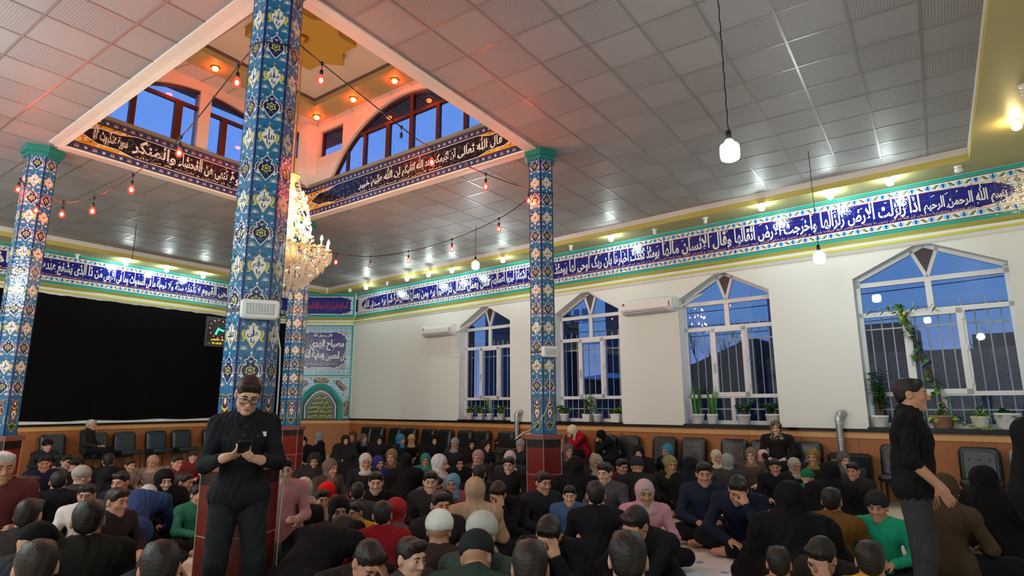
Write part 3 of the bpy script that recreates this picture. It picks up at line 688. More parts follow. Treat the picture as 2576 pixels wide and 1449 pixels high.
def arch_pts(hw, zb, zs, za, n=12):
    """pointed arch outline from right foot over the apex to the left foot"""
    r = [(hw, zb), (hw, zs)]
    for i in range(1, n+1):
        t = i/n; r.append((hw*(1-t)**.75 if t < 1 else 0, zs+(za-zs)*(1-(1-t)**1.55)))
    return [(cx+x, z) for x, z in r]+[(cx-x, z) for x, z in r[-2::-1]]
b = tag(mb.build('prayer_niche', TB, None, OC_), 'pointed arch prayer niche with star pattern tiles in the corner', 'prayer niche', None, 'thing')
mb = MB()
ro_, r1_, r2_ = arch_pts(.72, z0, 1.62, 2.24), arch_pts(.56, z0, 1.58, 2.07), arch_pts(.40, z0+.03, 1.50, 1.93)
bead = arch_pts(.655, z0, 1.60, 2.17)
def Y(p, y): return [(q[0], y, q[1]) for q in p]
mb.loft([Y(ro_, 0), Y(ro_, -.05), Y(arch_pts(.68, z0, 1.61, 2.2), -.07), Y(arch_pts(.62, z0, 1.6, 2.13), -.06), Y(r1_, -.03)], 0, False, MC, close=False)
for i in range(len(bead)-1):
    a, c = bead[i], bead[i+1]; L_ = math.hypot(c[0]-a[0], c[1]-a[1]); n_ = max(1, int(L_/.04))
    for j in range(n_): t = (j+.5)/n_; mb.ball((a[0]+(c[0]-a[0])*t, -.068, a[1]+(c[1]-a[1])*t), (.016, .012, .016), 6, 4, 0, MC)
mb.build('arch_moulding', [TB[TE]], b, OC_)
mb = MB(); A = Art(mb, MC, y0=-.004)
A.poly(r1_, BK, 1); A.poly(arch_pts(.50, z0+.03, 1.55, 2.0), WH, 2); A.poly(arch_pts(.47, z0+.05, 1.54, 1.97), SL, 3); A.poly(r2_, OL, 4); A.poly(arch_pts(.385, z0+.08, 1.5, 1.9), DG, 5)
mb.build('niche_plate', TB, b, OC_)
mb = MB(); A = Art(mb, MC, y0=-.0085)
for i, s in enumerate(('السلام', 'علی الحسین', 'وعلی علی بن الحسین', 'وعلی اولاد الحسین', 'وعلی اصحاب الحسین')):
    hw_ = (.17, .27, .36, .37, .37)[i]; A.text(s, cx-hw_, cx+hw_, 1.71-i*.135, 1.82-i*.135, 0, 1, bold=.02)
mb.build('lettering', [TB[YE]], b, OC_)

# ------------------------------------------------------------------ light well bands
def band(Mx, L, main, sub, label, origin, off):
    mb = MB(); A = Art(mb, Mx); mb.bb(0, L, -.0005, 0, 5.405, 6.03, DU, Mx)
    for a, c in ((5.42, 5.52), (5.925, 6.02)):
        A.quad(0, L, a, c, SL, 1); A.quad(0, L, a-.006, a+.004, BK, 2); A.quad(0, L, c-.004, c+.006, MA, 2); x = .06; i = 0
        while x < L:
            zc = (a+c)/2
            if i % 2: flower(A, x, zc-.012, .032); A.ell(x, zc, .016, .016, RD, 5, 6)
            else: A.ell(x, zc, .022, .02, WH, 2, 8); A.ell(x, zc, .012, .012, OC, 3, 6)
            A.line([(x+.03, zc-.03), (x+.06, zc+.03), (x+.09, zc-.03)], .012, NV, 2); x += .125; i += 1
    A.quad(0, L, 5.53, 5.915, GO, 1)
    vine(A, .02, 1.0, 5.54, 5.91, WH, 2, .12, .022, 11); vine(A, L-1.0, L-.02, 5.54, 5.91, WH, 2, .12, .022, 12); vine(A, .04, 1.0, 5.56, 5.9, MA, 2, .19, .014, 13); vine(A, L-1.0, L-.04, 5.56, 5.9, MA, 2, .19, .014, 14)
    fld = [(.18, 5.72), (.35, 5.64), (.45, 5.60), (.75, 5.60), (1.0, 5.54), (L-1.0, 5.54), (L-.75, 5.60), (L-.45, 5.6), (L-.35, 5.64), (L-.18, 5.72)]
    fld = fld+[(x, 2*5.7225-z) for x, z in fld[::-1]]
    A.poly(grow(fld, .012), WH, 3); A.poly(fld, DU, 4); vine(A, .5, L-.5, 5.56, 5.9, OL, 5, .16, .007, 21)
    b = tag(mb.build('tile_band', TB, None, origin), label, 'tile frieze', None, 'thing')
    for nm, ls, z0_, z1_, mi_ in (('lettering', main, 5.615, 5.895, WH), ('small_lettering', sub, 5.55, 5.605, TN)):
        for s, a, c in ls:
            mb = MB(); A = Art(mb, Mx, y0=-.0045)
            A.text(s, a, c, z0_, z1_, 0, 1, bold=.026, tall=.7 if nm == 'lettering' else 0)
            if nm == 'lettering': tashkil(A, a, c, 5.62, 5.9, 0, 2, int((c-a)/.09), .02, 31)
            mb.build(nm, [TB[mi_]], b, origin)
band(MCD, LCD, [('قال الله تعالی', 4.25, 5.2), ('ان اکرمکم عند الله اتقیکم', 2.9, 4.2), ('ان الله علیم خبیر', 1.7, 2.85)], [('همانا گرامی ترین شما نزد خدا باتقواترین شماست', .7, 3.9), ('سوره حجرات', .35, .65)], 'dark tile band with lettering below the right arched well window', tuple(MCD.translation), 0)
band(MBD, LBD, [('ان الصلوة', 2.65, 3.6), ('تنهی عن الفحشاء', 1.7, 2.6), ('والمنکر', .95, 1.65), ('سوره عنکبوت ۴۵', .38, .88)], [('همانا نماز انسان را از زشتی و ناپسند باز می دارد', 1.0, 3.6)], 'dark tile band with lettering below the left arched well window', tuple(MBD.translation), 0)
# ------------------------------------------------------------------ windows of the long wall
mat('dark_panel', '4a4044', .5); mat('zinc', 'aeb2b3', .35, .5, .8, bump=(30, .2)); mat('leaf', '4f9034', .5, mott=(9, .35)); mat('leaf_light', 'a4c246', .5, mott=(9, .25)); mat('leaf_dark', '3f7032', .45, mott=(9, .3)); mat('soil', '3a2a1e', .95)
mat('pot_white', 'eceeee', .35); mat('pot_clay', '9c7d66', .8, mott=(12, .2)); mat('stem', '6a5238', .8); mat('grey_screen', '4b5660', .3); mat('sash_grey', 'b9bcc0', .4); mat('silver', 'c9ccce', .3, .5, .6)
def win(n, a, b):
    c = (a+b)/2; o = MR @ Vector((c, 0, 1.16)); r = bpy.data.objects.new('window_%d' % n, None); COL.objects.link(r); r.location = o; r['kind'] = 'structure'
    y0, y1 = .235, .30; mb = MB()
    def bx(x0, x1, z0, z1, yy=(y0, y1), mi=0): mb.bb(x0, x1, yy[0], yy[1], z0, z1, mi, MR)
    bx(a, a+.065, 1.17, SHO); bx(b-.065, b, 1.17, SHO); bx(a, b, 1.165, 1.235); bx(a, b, 3.55, 3.63); bx(a, b, 3.02, 3.10); bx(a, b, 1.67, 1.74)
    bx(c-.045, c+.045, 3.1, 3.55); bx(c-.04, c+.04, 1.235, 1.67)
    q0, q1 = a+(b-a)*.315, a+(b-a)*.685
    bx(q0-.04, q0+.01, 1.74, 3.02); bx(q1-.01, q1+.04, 1.74, 3.02)
    def bar(p, q, w_):
        d = Vector((q[0]-p[0], 0, q[1]-p[1])).normalized(); nn = Vector((-d.z, 0, d.x))*w_/2
        P, Q = Vector((p[0], y0, p[1])), Vector((q[0], y0, q[1])); mb.prism([P-nn, Q-nn, Q+nn, P+nn], (0, y1-y0, 0), 0, MR)
    bar((a, SHO-.03), (c, APX-.03), .06); bar((b, SHO-.03), (c, APX-.03), .06)
    kx = .185*(b-a)/2.1; kz = APX-(APX-SHO)*kx/((b-a)/2)
    bar((c, 3.62), (c-kx, kz), .055); bar((c, 3.62), (c+kx, kz), .055)
    mb.build('window_frame', M['pvc'], r, o)
    mb = MB(); y0s, y1s = .215, .30
    for x0, x1, z0, z1 in ((q0, q0+.075, 1.70, 3.06), (q1-.075, q1, 1.70, 3.06), (q0, q1, 1.70, 1.78), (q0, q1, 2.98, 3.06)): mb.bb(x0, x1, y0s, y1s, z0, z1, 0, MR)
    sh = mb.build('sash', M['pvc'], r, o)
    mb = MB(); mb.bb(q0+.025, q0+.05, .195, .215, 2.28, 2.36, 0, MR); mb.bb(q0+.028, q0+.047, .175, .195, 2.16, 2.34, 0, MR); mb.build('handle', M['sash_grey'], sh, o)
    mb = MB()
    for z in (1.85, 2.38, 2.88): mb.bb(q1-.005, q1+.02, .19, .235, z, z+.09, 0, MR)
    mb.build('hinge', M['pvc'], sh, o)
    mb = MB(); mb.poly([(a, .27, 1.17), (b, .27, 1.17), (b, .27, SHO), (c, .27, APX), (a, .27, SHO)], 0, MR); mb.build('pane', M['pane'], r, o)
    mb = MB(); mb.prism([(c, .255, 3.62), (c+kx, .255, kz), (c, .255, APX), (c-kx, .255, kz)], (0, .01, 0), 0, MR); tag(mb.build('infill', M['dark_panel'], r, o), 'dark brown kite shaped infill')
    mb = MB(); x = a-.05; i = 0
    while x < b+.1: mb.tube([(x, .55, 1.0), (x, .55, 3.22+.05*(i % 2))], .011, 5, 0, MR); x += .165; i += 1
    for z in (1.45, 2.84): mb.bb(a-.1, b+.1, .54, .56, z-.012, z+.012, 0, MR)
    mb.build('security_grille', M['bar_metal'], r, o)
    mb = MB(); mb.bb(a-.02, b+.02, -.03, .235, 1.13, 1.165, 0, MR); mb.build('window_sill', M['marble_black'], r, o)
for i, (a, b) in enumerate(BAYS): win(i+1, a, b)

# ------------------------------------------------------------------ potted plants on the sills
def leaf(mb, p, d, L, w_, droop=.3, mi=0, n=4, nrm=None):
    d = Vector(d).normalized(); s = d.cross(Vector((0, 0, 1))); s = s.normalized() if s.length > .05 else Vector((1, 0, 0))
    p = Vector(p); vs = []
    for i in range(n+1):
        t = i/n; c = p+d*L*t+Vector((0, 0, -droop*L*t*t)); ww = w_*math.sin(PI*min(1, .08+t*.92)**.8)*.5 if i < n else 0
        vs += [c-s*ww, c+Vector((0, 0, -.15*ww)), c+s*ww]
    f = []
    for i in range(n):
        for j in (0, 1): q = i*3+j; f.append((q, q+1, q+4, q+3))
    mb.add(vs, f, mi, True)
def pot_mesh(rt, rb, h, nm, m, quilt=False, square=False):
    mb = MB(); nn = 4 if square else 20
    if square:
        mb.loft([[(sx*rb*.9, sy*rb*.9, 0) for sx, sy in ((1, 1), (-1, 1), (-1, -1), (1, -1))], [(sx*rt*.9, sy*rt*.9, h) for sx, sy in ((1, 1), (-1, 1), (-1, -1), (1, -1))]], 0, False, cap=True)
        mb.bb(-rt*.95, rt*.95, -rt*.95, rt*.95, h-.02, h)
    else:
        mb.lathe([(rb*.9, 0), (rb, .01), (rt*.97, h-.03), (rt, h-.028), (rt*1.03, h), (rt*.94, h), (rt*.9, h-.03)], nn)
        if quilt:
            for s in (1, -1):
                for j in range(12):
                    a0 = j*PI/6; pts = []
                    for i in range(7):
                        t = i/6; r_ = rb+(rt-rb)*t+.001; a = a0+s*t*1.3; pts.append((r_*math.cos(a), r_*math.sin(a), .02+t*(h-.06)))
                    mb.tube(pts, .004, 4)
    return mb.build(nm, m)
PP = bpy.data.meshes.new('x')
def plant(px, py, kind, rt, rb, h, label, seed, potm='pot_white', hscale=1., yoff=.1, quilt=False, square=False):
    r_ = random.Random(seed); x = (MR.inverted() @ at_plane(px, py, PR+nR*yoff, nR)).x
    t = thing('potted_plant', MR @ Vector((x, yoff, 1.166)), RA, label, 'potted plant', 'potted plants on the window sills')
    po = pot_mesh(rt, rb, h, 'pot', M[potm], quilt, square); po.parent = t
    so = MB().lathe([(.001, h-.035), (rt*.9, h-.035)], 14).build('soil', M['soil'], t)
    mb = MB(); st_ = MB(); ms = [M['leaf'], M['leaf_light'], M['leaf_dark']]
    R = lambda a, b: r_.uniform(a, b)
    if kind == 'snake':
        for i in range(13):
            a = R(0, 6.28); q = R(.01, rt*.6); L = R(.35, .72)*hscale; d = Vector((math.cos(a)*.16, math.sin(a)*.1, 1))
            leaf(mb, (q*math.cos(a), q*math.sin(a), h-.04), d, L, R(.045, .065), R(-.05, .08), 0 if r_.random() < .7 else 2, 6)
    elif kind == 'jade':
        for i in range(10):
            a = R(0, 6.28); L = R(.12, .27)*hscale; d = Vector((math.cos(a)*R(.3, .9), math.sin(a)*.5, 1)).normalized(); p0 = Vector((0, 0, h-.04)); p1 = p0+d*L
            st_.tube([p0, p0.lerp(p1, .5)+Vector((0, 0, .01)), p1], [.012, .009, .005], 5)
            for k_ in range(24):
                q = p0.lerp(p1, R(.35, 1.05)); b = R(0, 6.28); leaf(mb, q, (math.cos(b), math.sin(b), R(.1, .9)), R(.06, .10), R(.042, .06), .2, r_.choice((0, 2, 2)), 3)
    elif kind == 'bush':
        for i in range(9):
            a = R(0, 6.28); L = R(.12, .3)*hscale; d = Vector((math.cos(a)*R(.2, .8), math.sin(a)*.5, 1)).normalized(); p0 = Vector((R(-.03, .03), R(-.03, .03), h-.04)); p1 = p0+d*L
            st_.tube([p0, p1], [.005, .003], 5)
            for k_ in range(13):
                q = p0.lerp(p1, R(.3, 1.05)); b = R(0, 6.28); leaf(mb, q, (math.cos(b), math.sin(b), R(-.2, .5)), R(.08, .13), R(.055, .085), .4, r_.choice((0, 0, 1)), 3)
    elif kind == 'climb':
        for i in range(3):
            L = R(.35, .5)*hscale; p = [Vector((R(-.02, .02), 0, h-.04))]; dx = R(-.5, .1)
            for k_ in range(8): p.append(p[-1]+Vector((dx*L/8+R(-.02, .02), R(-.01, .01), L/8)))
            st_.tube(p, .004, 5)
            for q in p[2:]:
                for k_ in range(3): b = R(0, 6.28); leaf(mb, q, (math.cos(b), math.sin(b)*.6, R(-.2, .4)), R(.07, .11), R(.05, .085), .4, r_.choice((0, 0, 2, 1)), 3)
        for k_ in range(10): b = R(0, 6.28); leaf(mb, (0, 0, h), (math.cos(b), math.sin(b), R(.2, .8)), R(.09, .14), R(.05, .08), .5, r_.choice((0, 1)), 3)
    elif kind == 'spider':
        for i in range(60): a = R(0, 6.28); leaf(mb, (0, 0, h-.03), (math.cos(a), math.sin(a), R(.6, 1.9)), R(.28, .46)*hscale, R(.014, .022), R(.35, 1.0), r_.choice((0, 1, 1)), 6)
    elif kind == 'tall':
        for i in range(9):
            a = R(0, 6.28); L = R(.4, .75)*hscale; d = Vector((math.cos(a)*.13+.06, math.sin(a)*.1, 1)).normalized(); p0 = Vector((R(-.04, .04), 0, h-.04)); p1 = p0+d*L
            st_.tube([p0, p0.lerp(p1, .5), p1], [.009, .007, .004], 5)
            for k_ in range(42):
                q = p0.lerp(p1, R(.3, 1.05)); b = R(0, 6.28); leaf(mb, q, (math.cos(b), math.sin(b), R(-.1, .7)), R(.08, .12), R(.05, .075), .3, r_.choice((0, 0, 2)), 3)
    elif kind == 'vine':
        p = [Vector((.0, .05, h-.04))]
        way = [(.02, .35), (-.06, .75), (-.18, 1.15), (-.27, 1.5), (-.36, 1.85), (-.42, 2.05)]
        pts = [Vector((0, .06, h-.04))]+[Vector((x_, .08, z_)) for x_, z_ in way]
        fine = []
        for a, b in zip(pts[:-1], pts[1:]):
            for i in range(6): fine.append(a.lerp(b, i/6)+Vector((R(-.02, .02), R(-.02, .02), 0)))
        for off in ((0, 0), (.05, .015), (-.03, .01)): st_.tube([q+Vector((off[0]*math.sin(i*.4), off[1], 0)) for i, q in enumerate(fine)], .008, 5)
        for i, q in enumerate(fine):
            for k_ in range(4 if i > 20 else 3): b = R(0, 6.28); leaf(mb, q+Vector((R(-.07, .07), R(-.03, .03), R(-.03, .03))), (math.cos(b), math.sin(b)*.5, R(-.6, .3)), R(.06, .12), R(.05, .1), .5, r_.choice((0, 0, 2, 1)), 3)
        for s in (1, -1):
            br = [Vector((-.36, .05, 1.8)), Vector((-.36+s*.2, .05, 1.98)), Vector((-.36+s*.42, .05, 1.93))]; st_.tube(br, .004, 4)
            for q in br[1:]:
                for k_ in range(4): b = R(0, 6.28); leaf(mb, q+Vector((R(-.08, .08), 0, R(-.05, .05))), (math.cos(b), .1, R(-.6, .2)), R(.06, .1), R(.05, .08), .5, 0, 3)
        for k_ in range(34): b = R(0, 6.28); leaf(mb, (R(-.12, .12), R(-.08, .08), h-.02), (math.cos(b), math.sin(b), R(-.2, .8)), R(.08, .14), R(.07, .12), .9, r_.choice((1, 1, 0)), 3)
        tr = [Vector((.14, -.06, h)), Vector((.22, -.1, h-.08)), Vector((.3, -.12, .06)), Vector((.45, -.13, .03)), Vector((.62, -.13, .02))]; st_.tube(tr, .004, 4)
        for a, b in zip(tr[:-1], tr[1:]):
            for k_ in range(7): q = a.lerp(b, R(0, 1)); c = R(0, 6.28); leaf(mb, q, (math.cos(c), math.sin(c), R(.1, .6)), R(.06, .11), R(.05, .09), .6, 1, 3)
    elif kind == 'rosette':
        for i in range(46): a = R(0, 6.28); leaf(mb, (R(-.05, .05), R(-.05, .05), h-.03), (math.cos(a), math.sin(a), R(.3, 1.6)), R(.12, .24)*hscale, R(.07, .11), R(.3, .8), r_.choice((0, 2, 0)), 4)
    mb.build('foliage', ms, t)
    if st_.v: st_.build('stem', M['stem'], t)
    return t
plant(1182, 1045, 'bush', .10, .075, .17, 'bushy green plant in white pot, leftmost on the farthest window sill', 1)
plant(1209, 1045, 'bush', .09, .07, .16, 'leafy plant in white pot, second from left on the farthest sill', 2, hscale=.9)
plant(1232, 1045, 'climb', .09, .07, .16, 'plant with one tall bare shoot in white pot on the farthest sill', 3)
plant(1260, 1046, 'bush', .105, .08, .17, 'sparse brownish plant in white pot, rightmost on the farthest sill', 4, hscale=1.1)
plant(1420, 1050, 'bush', .11, .085, .17, 'dark bushy plant in white pot beside the slim tiled column', 5, hscale=1.1)
plant(1479, 1050, 'climb', .11, .085, .17, 'climbing plant in white pot left of the sill mullion, second window', 6, square=True)
plant(1503, 1050, 'climb', .10, .08, .17, 'trailing plant in white pot right of the sill mullion, second window', 7)
plant(1552, 1050, 'bush', .125, .10, .18, 'broad leaf plant in square white pot at the right of the second window', 8, hscale=1.2, square=True)
plant(1758, 1055, 'snake', .12, .09, .19, 'tall snake plant in white pot at the left corner of its sill', 9, hscale=1.1, yoff=.08)
plant(1793, 1055, 'snake', .11, .09, .19, 'snake plant in white pot beside a taller snake plant', 10, yoff=.08)
plant(1872, 1057, 'jade', .125, .095, .19, 'jade plant in white pot in the middle of the third sill', 11, hscale=1.2, yoff=.08)
plant(1945, 1060, 'jade', .13, .095, .2, 'compact jade plant in white pot at the right end of the third sill', 12, yoff=.08)
plant(2216, 1070, 'tall', .13, .10, .19, 'tall small-leaved shrub in white pot behind the man in profile', 13, hscale=1.1, yoff=.1)
plant(2313, 1072, 'spider', .09, .07, .17, 'small plant in white pot between the man in profile and the clay pot', 14, hscale=.7, yoff=.1)
plant(2373, 1074, 'vine', .17, .125, .2, 'ivy climbing the window from a brown clay pot', 15, 'pot_clay', yoff=.08)
plant(2469, 1076, 'spider', .12, .095, .19, 'spider plant with arching leaves in plain white pot', 16, yoff=.08)
plant(2539, 1078, 'rosette', .165, .12, .24, 'broad dark-leaved plant in big quilted white pot', 17, yoff=.08, quilt=True)

# ------------------------------------------------------------------ things on the long wall
mat('copper_hose', 'd8d8d0', .6); mat('red_badge', 'b03028', .4); mat('metal_dark', '1a1a1c', .35, .5, .3)
def aircon(pxl, pxr, py, label, hose):
    x0 = (MR.inverted() @ at_plane(pxl, py, PR-nR*.22, nR)).x; x1 = (MR.inverted() @ at_plane(pxr, py, PR-nR*.22, nR)).x; w_ = x1-x0
    t = thing('air_conditioner', MR @ Vector((x0, 0, 3.46)), RA, label, 'air conditioner', 'split air conditioners on the window wall')
    pr = [(0, .0), (-.10, .0), (-.17, .03), (-.215, .10), (-.22, .2), (-.20, .27), (-.15, .305), (0, .31)]
    mb = MB(); mb.loft([[(x, y, z) for y, z in pr] for x in (0, .01, w_-.01, w_)], 0, False, cap=True); mb.build('body', M['white_plastic'], t)
    mb = MB(); mb.prism([(.04, -.105, -.004), (w_-.1, -.105, -.004), (w_-.1, -.175, .03), (.04, -.175, .03)], (0, -.006, -.004)); mb.build('louver', M['sash_grey'], t)
    mb = MB(); mb.bb(.06, w_-.14, -.205, -.19, .05, .056); mb.build('outlet_line', M['metal_dark'], t)
    mb = MB(); mb.bb(w_-.075, w_-.045, -.221, -.216, .10, .2); mb.build('display', M['grey_screen'], t)
    mb = MB(); mb.ball((.07, -.222, .22), (.03, .004, .03), 12, 6); mb.build('badge', M['red_badge'], t)
    mb = MB(); mb.bb(.1, w_-.1, -.14, -.02, .309, .312)
    for i in range(8): mb.bb(.1, w_-.1, -.14+i*.016, -.134+i*.016, .312, .316)
    mb.build('intake_grille', M['sash_grey'], t)
    mb = MB(); mb.tube([(w_, -.1, .08), (w_+.1, -.09, .06), (w_+hose*.5, -.07, .10), (w_+hose, -.05, .22), (w_+hose+.12, .05, .30)], .022, 7); mb.build('hose', M['copper_hose'], t)
    mb = MB(); mb.tube([(w_+.03, -.08, .04), (w_+.09, -.05, -.02), (w_+.1, -.03, -.2), (w_+.09, -.02, -.42)], .014, 6); mb.build('drain_pipe', M['copper_hose'], t)
aircon(1060, 1134, 835, 'far white air conditioner on the bare wall beside the corner', .45)
aircon(1561, 1690, 780, 'white air conditioner with red badge between the second and third windows', .42)
def flue(px, ztop, label):
    x = (MR.inverted() @ at_plane(px, 1080, PR-nR*.12, nR)).x
    t = thing('flue_pipe', MR @ Vector((x, -.12, .745)), RA, label, 'flue pipe', 'galvanized flue pipes of the heaters')
    h = ztop-.745; mb = MB(); mb.tube([(0, 0, 0), (0, 0, h-.12)], .055, 14, 0); mb.build('pipe', M['zinc'], t)
    mb = MB(); mb.tube([(0, 0, h-.14), (0, .0, h-.07), (.02, .02, h-.02), (.05, .07, h), (.06, .118, h)], .062, 14); mb.build('elbow', M['zinc'], t)
    mb = MB(); mb.tube([(0, 0, h-.18), (0, 0, h-.145)], .064, 14); mb.tube([(0, 0, .2), (0, 0, .22)], .059, 14); mb.build('collar', M['silver'], t)
def heater(pl, pr_, label):
    x0 = (MR.inverted() @ at_plane(pl, 1120, PR-nR*.34, nR)).x; x1 = (MR.inverted() @ at_plane(pr_, 1120, PR-nR*.34, nR)).x; w_ = x1-x0
    t = thing('gas_heater', MR @ Vector((x0, -.04, 0)), RA, label, 'heater', 'black gas heaters under the flue pipes')
    mb = MB(); mb.rbox((w_/2, -.17, .40), (w_, .28, .64), .02); mb.build('body', M['metal_dark'], t)
    mb = MB()
    for i in range(12): mb.bb(.06, w_-.06, -.315, -.31, .18+i*.03, .19+i*.03)
    mb.build('grille', M['zinc'], t); mb = MB(); mb.bb(.03, w_-.03, -.26, -.08, .721, .745); mb.build('top_plate', M['metal_dark'], t)
    mb = MB(); mb.bb(.06, .16, -.316, -.311, .62, .645); mb.build('badge', M['pot_clay'], t)
    for sx in (.05, w_-.05):
        for sy in (-.28, -.07): MB().bb(sx-.02, sx+.02, sy-.02, sy+.02, 0, .08).build('foot', M['metal_dark'], t)
heater(1243, 1328, 'low black gas heater left of the slim tiled column')
heater(2078, 2182, 'low black gas heater behind the man in profile')
flue(1300, 1.37, 'silver flue pipe with elbow left of the slim tiled column'); flue(2112, 1.39, 'silver flue pipe with elbow between the third and fourth windows')
mb = MB(); mb.bb(-8.0, -7.985, -.015, 0, 2.85, 4.1, 0, MR); mb.bb(-8.0, -7.66, -.015, 0, 2.85, 2.865, 0, MR)
tag(mb.build('cable_channel', M['white_plastic'], None, MR @ Vector((-8, 0, 2.85))), 'thin white cable channel beside the far air conditioner', 'cable channel')
mb = MB(); mb.bb(-12.53, -12.46, -.012, 0, 1.28, 1.37, 0, MR); so_ = mb.build('wall_socket', M['white_plastic'], None, MR @ Vector((-12.5, 0, 1.28))); tag(so_, 'small white wall socket right of the prayer niche', 'socket')
mb = MB(); mb.bb(-12.515, -12.475, -.0135, -.012, 1.305, 1.345, 0, MR); mb.build('socket_face', M['sash_grey'], so_, MR @ Vector((-12.5, 0, 1.28)))

# ------------------------------------------------------------------ black curtain and clock on the left wall
mb = MB(); nx = 220; rows = []
for j, z in enumerate((1.20, 2.2, 3.2, 4.0, 4.15)):
    rows.append([(-9+16.3*i/nx, -.022-.012*math.sin(i*.55+.3*j)-.006*math.sin(i*1.7+j), z+(.012*math.sin(i*.31) if j == 0 else .006*math.sin(i*.9) if j == 4 else 0)) for i in range(nx+1)])
mb.loft(rows, 0, True, ML, close=False)
tag(mb.build('black_curtain', M['curtain_black'], None, ML @ Vector((0, 0, 1.2))), 'wide black mourning curtain covering the left wall', 'curtain')
mat('clock_black', '0c0d0e', .15); mat('clock_rim', '3c3e40', .4); mat('clock_dial', '39463f', .6); emis('led_green', (.02, 1, .25), 3.5); emis('led_red', (1, .12, .2), 2.2); emis('led_orange', (1, .32, .02), 3.2); mat('clock_plate', '6a6428', .5); mat('label_white', 'd8d8d8', .5)
t = thing('wall_clock', ML @ Vector((4.83, -.05, 3.22)), LA_, 'square digital wall clock with green hands on the black curtain', 'clock')
mb = MB(); mb.bb(-.37, .37, -.03, .02, 0, .86); mb.build('clock_case', M['clock_rim'], t)
mb = MB(); A = Art(mb, y0=-.031); A.quad(-.32, .32, .05, .81, 0, 1); mb.build('clock_face', M['clock_black'], t)
mb = MB(); A = Art(mb, y0=-.033); A.ell(0, .52, .215, .215, 0, 1, 40); mb.build('dial', M['clock_dial'], t)
mb = MB(); A = Art(mb, y0=-.035)
A.line([(0, .52), (-.075, .35)], .05, 0, 1); A.line([(.02, .515), (.17, .47)], .045, 0, 1); A.ell(0, .535, .02, .025, 0, 1); mb.build('clock_hand', M['led_green'], t)
mb = MB(); A = Art(mb, y0=-.035)
for i in range(12):
    a = PI/2-(i+1)*PI/6; x, z = .258*math.cos(a), .52+.258*math.sin(a); s = '۱۲۳۴۵۶۷۸۹'[i] if i < 9 else ('۱۰', '۱۱', '۱۲')[i-9]; A.text(s, x-.022, x+.022, z-.022, z+.022, 0, 1, False)
mb.build('numerals', M['led_red'], t)
mb = MB(); A = Art(mb, y0=-.033); A.quad(-.21, .22, .175, .245, 0, 1); A.quad(-.21, .22, .065, .13, 0, 1); mb.build('display_plate', M['clock_plate'], t)
mb = MB(); A = Art(mb, y0=-.035); A.text('مارس', -.19, .06, .18, .24, 0, 1); A.text('۴', .13, .18, .185, .235, 0, 1, False); A.text('۲۰۲۶', -.15, .13, .072, .123, 0, 1, False); mb.build('date_display', M['led_orange'], t)
mb = MB(); A = Art(mb, y0=-.035); A.text('ساعت حرم مطهر حسینی هیئت', -.28, .28, .143, .165, 0, 1); A.quad(-.29, -.235, .075, .095, 0, 1); mb.build('clock_caption', M['label_white'], t)

# ------------------------------------------------------------------ emergency lights and cable on the columns
def emlight(col, off, z, w_, h, label, seed):
    (x, y), _ = PILL[col]; na = math.radians(-30); a = SH*math.cos(math.radians(30)); p = Vector((x+a*math.cos(na), y+a*math.sin(na), z))
    t = thing('emergency_light', p, na+PI/2, label, 'emergency light')
    mb = MB(); mb.rbox((off, -.045, 0), (w_, .07, h), .03); mb.build('body', M['white_plastic'], t)
    mb = MB(); mb.bb(off-w_*.36, off+w_*.36, -.086, -.08, -h*.28, h*.30); ln = mb.build('lens', M['label_white'], t)
    mb = MB()
    for i in range(10):
        for j in range(5): mb.ball((off-w_*.33+i*w_*.66/9, -.087, -h*.22+j*h*.45/4), (.007, .004, .007), 6, 4)
    mb.build('led', M['sash_grey'], t)
    mb = MB(); R_ = SH*1.015; ct = Vector((0, a, 0)); pts = [ct+Vector((R_*math.cos(math.radians(q)), R_*math.sin(math.radians(q)), 0)) for q in range(0, 361, 60)]
    for p0, p1 in zip(pts[:-1], pts[1:]): mb.add([p0+Vector((0, 0, -.012)), p1+Vector((0, 0, -.012)), p1+Vector((0, 0, .012)), p0+Vector((0, 0, .012))], [(0, 1, 2, 3)])
    mb.tube([pts[0]+Vector((0, -.0, 0)), pts[0]+Vector((.02, -.02, 0)), pts[0]+Vector((.025, -.02, .03))], .006, 5); mb.build('strap', mat('strap%d' % seed, '2a211c', .6), t)
emlight('A', .035, 2.287, .285, .155, 'white emergency light strapped to the big tiled column', 1)
emlight('C', -.01, 2.29, .25, .16, 'white emergency light strapped to the slim tiled column', 2)
def cable(pts, r_, label, m='copper_hose'): tag(MB().tube(pts, r_, 6).build('cable', M[m], None, pts[-1]), label, 'cable')
(x, y), _ = PILL['A']; d = lambda a, r_: Vector((x+r_*math.cos(math.radians(a)), y+r_*math.sin(math.radians(a)), 0)); zz = lambda v, z: Vector((v.x, v.y, z))
cable([zz(d(18, .215), 2.22), zz(d(45, .222), 2.0), zz(d(57, .226), 1.8), zz(d(56, .226), 1.6), zz(d(52, .226), 1.4), zz(d(53, .23), 1.2), zz(d(54, .30), 1.15), zz(d(54, .315), 1.05), zz(d(52, .3), .7), zz(d(52, .3), .3)], .007, 'white cable hanging down the big tiled column')
(x, y), _ = PILL['C']
cable([zz(d(-32, .188), 2.18), zz(d(-28, .186), 1.95), zz(d(-32, .186), 1.6), zz(d(-55, .207), 1.42), zz(d(-88, .187), 1.28), zz(d(-118, .215), 1.2), zz(d(-150, .30), 1.155), zz(d(-158, .38), 1.10), zz(d(-150, .42), 1.06), zz(d(-140, .30), 1.15)], .006, 'white cable looping around the foot of the slim tiled column')

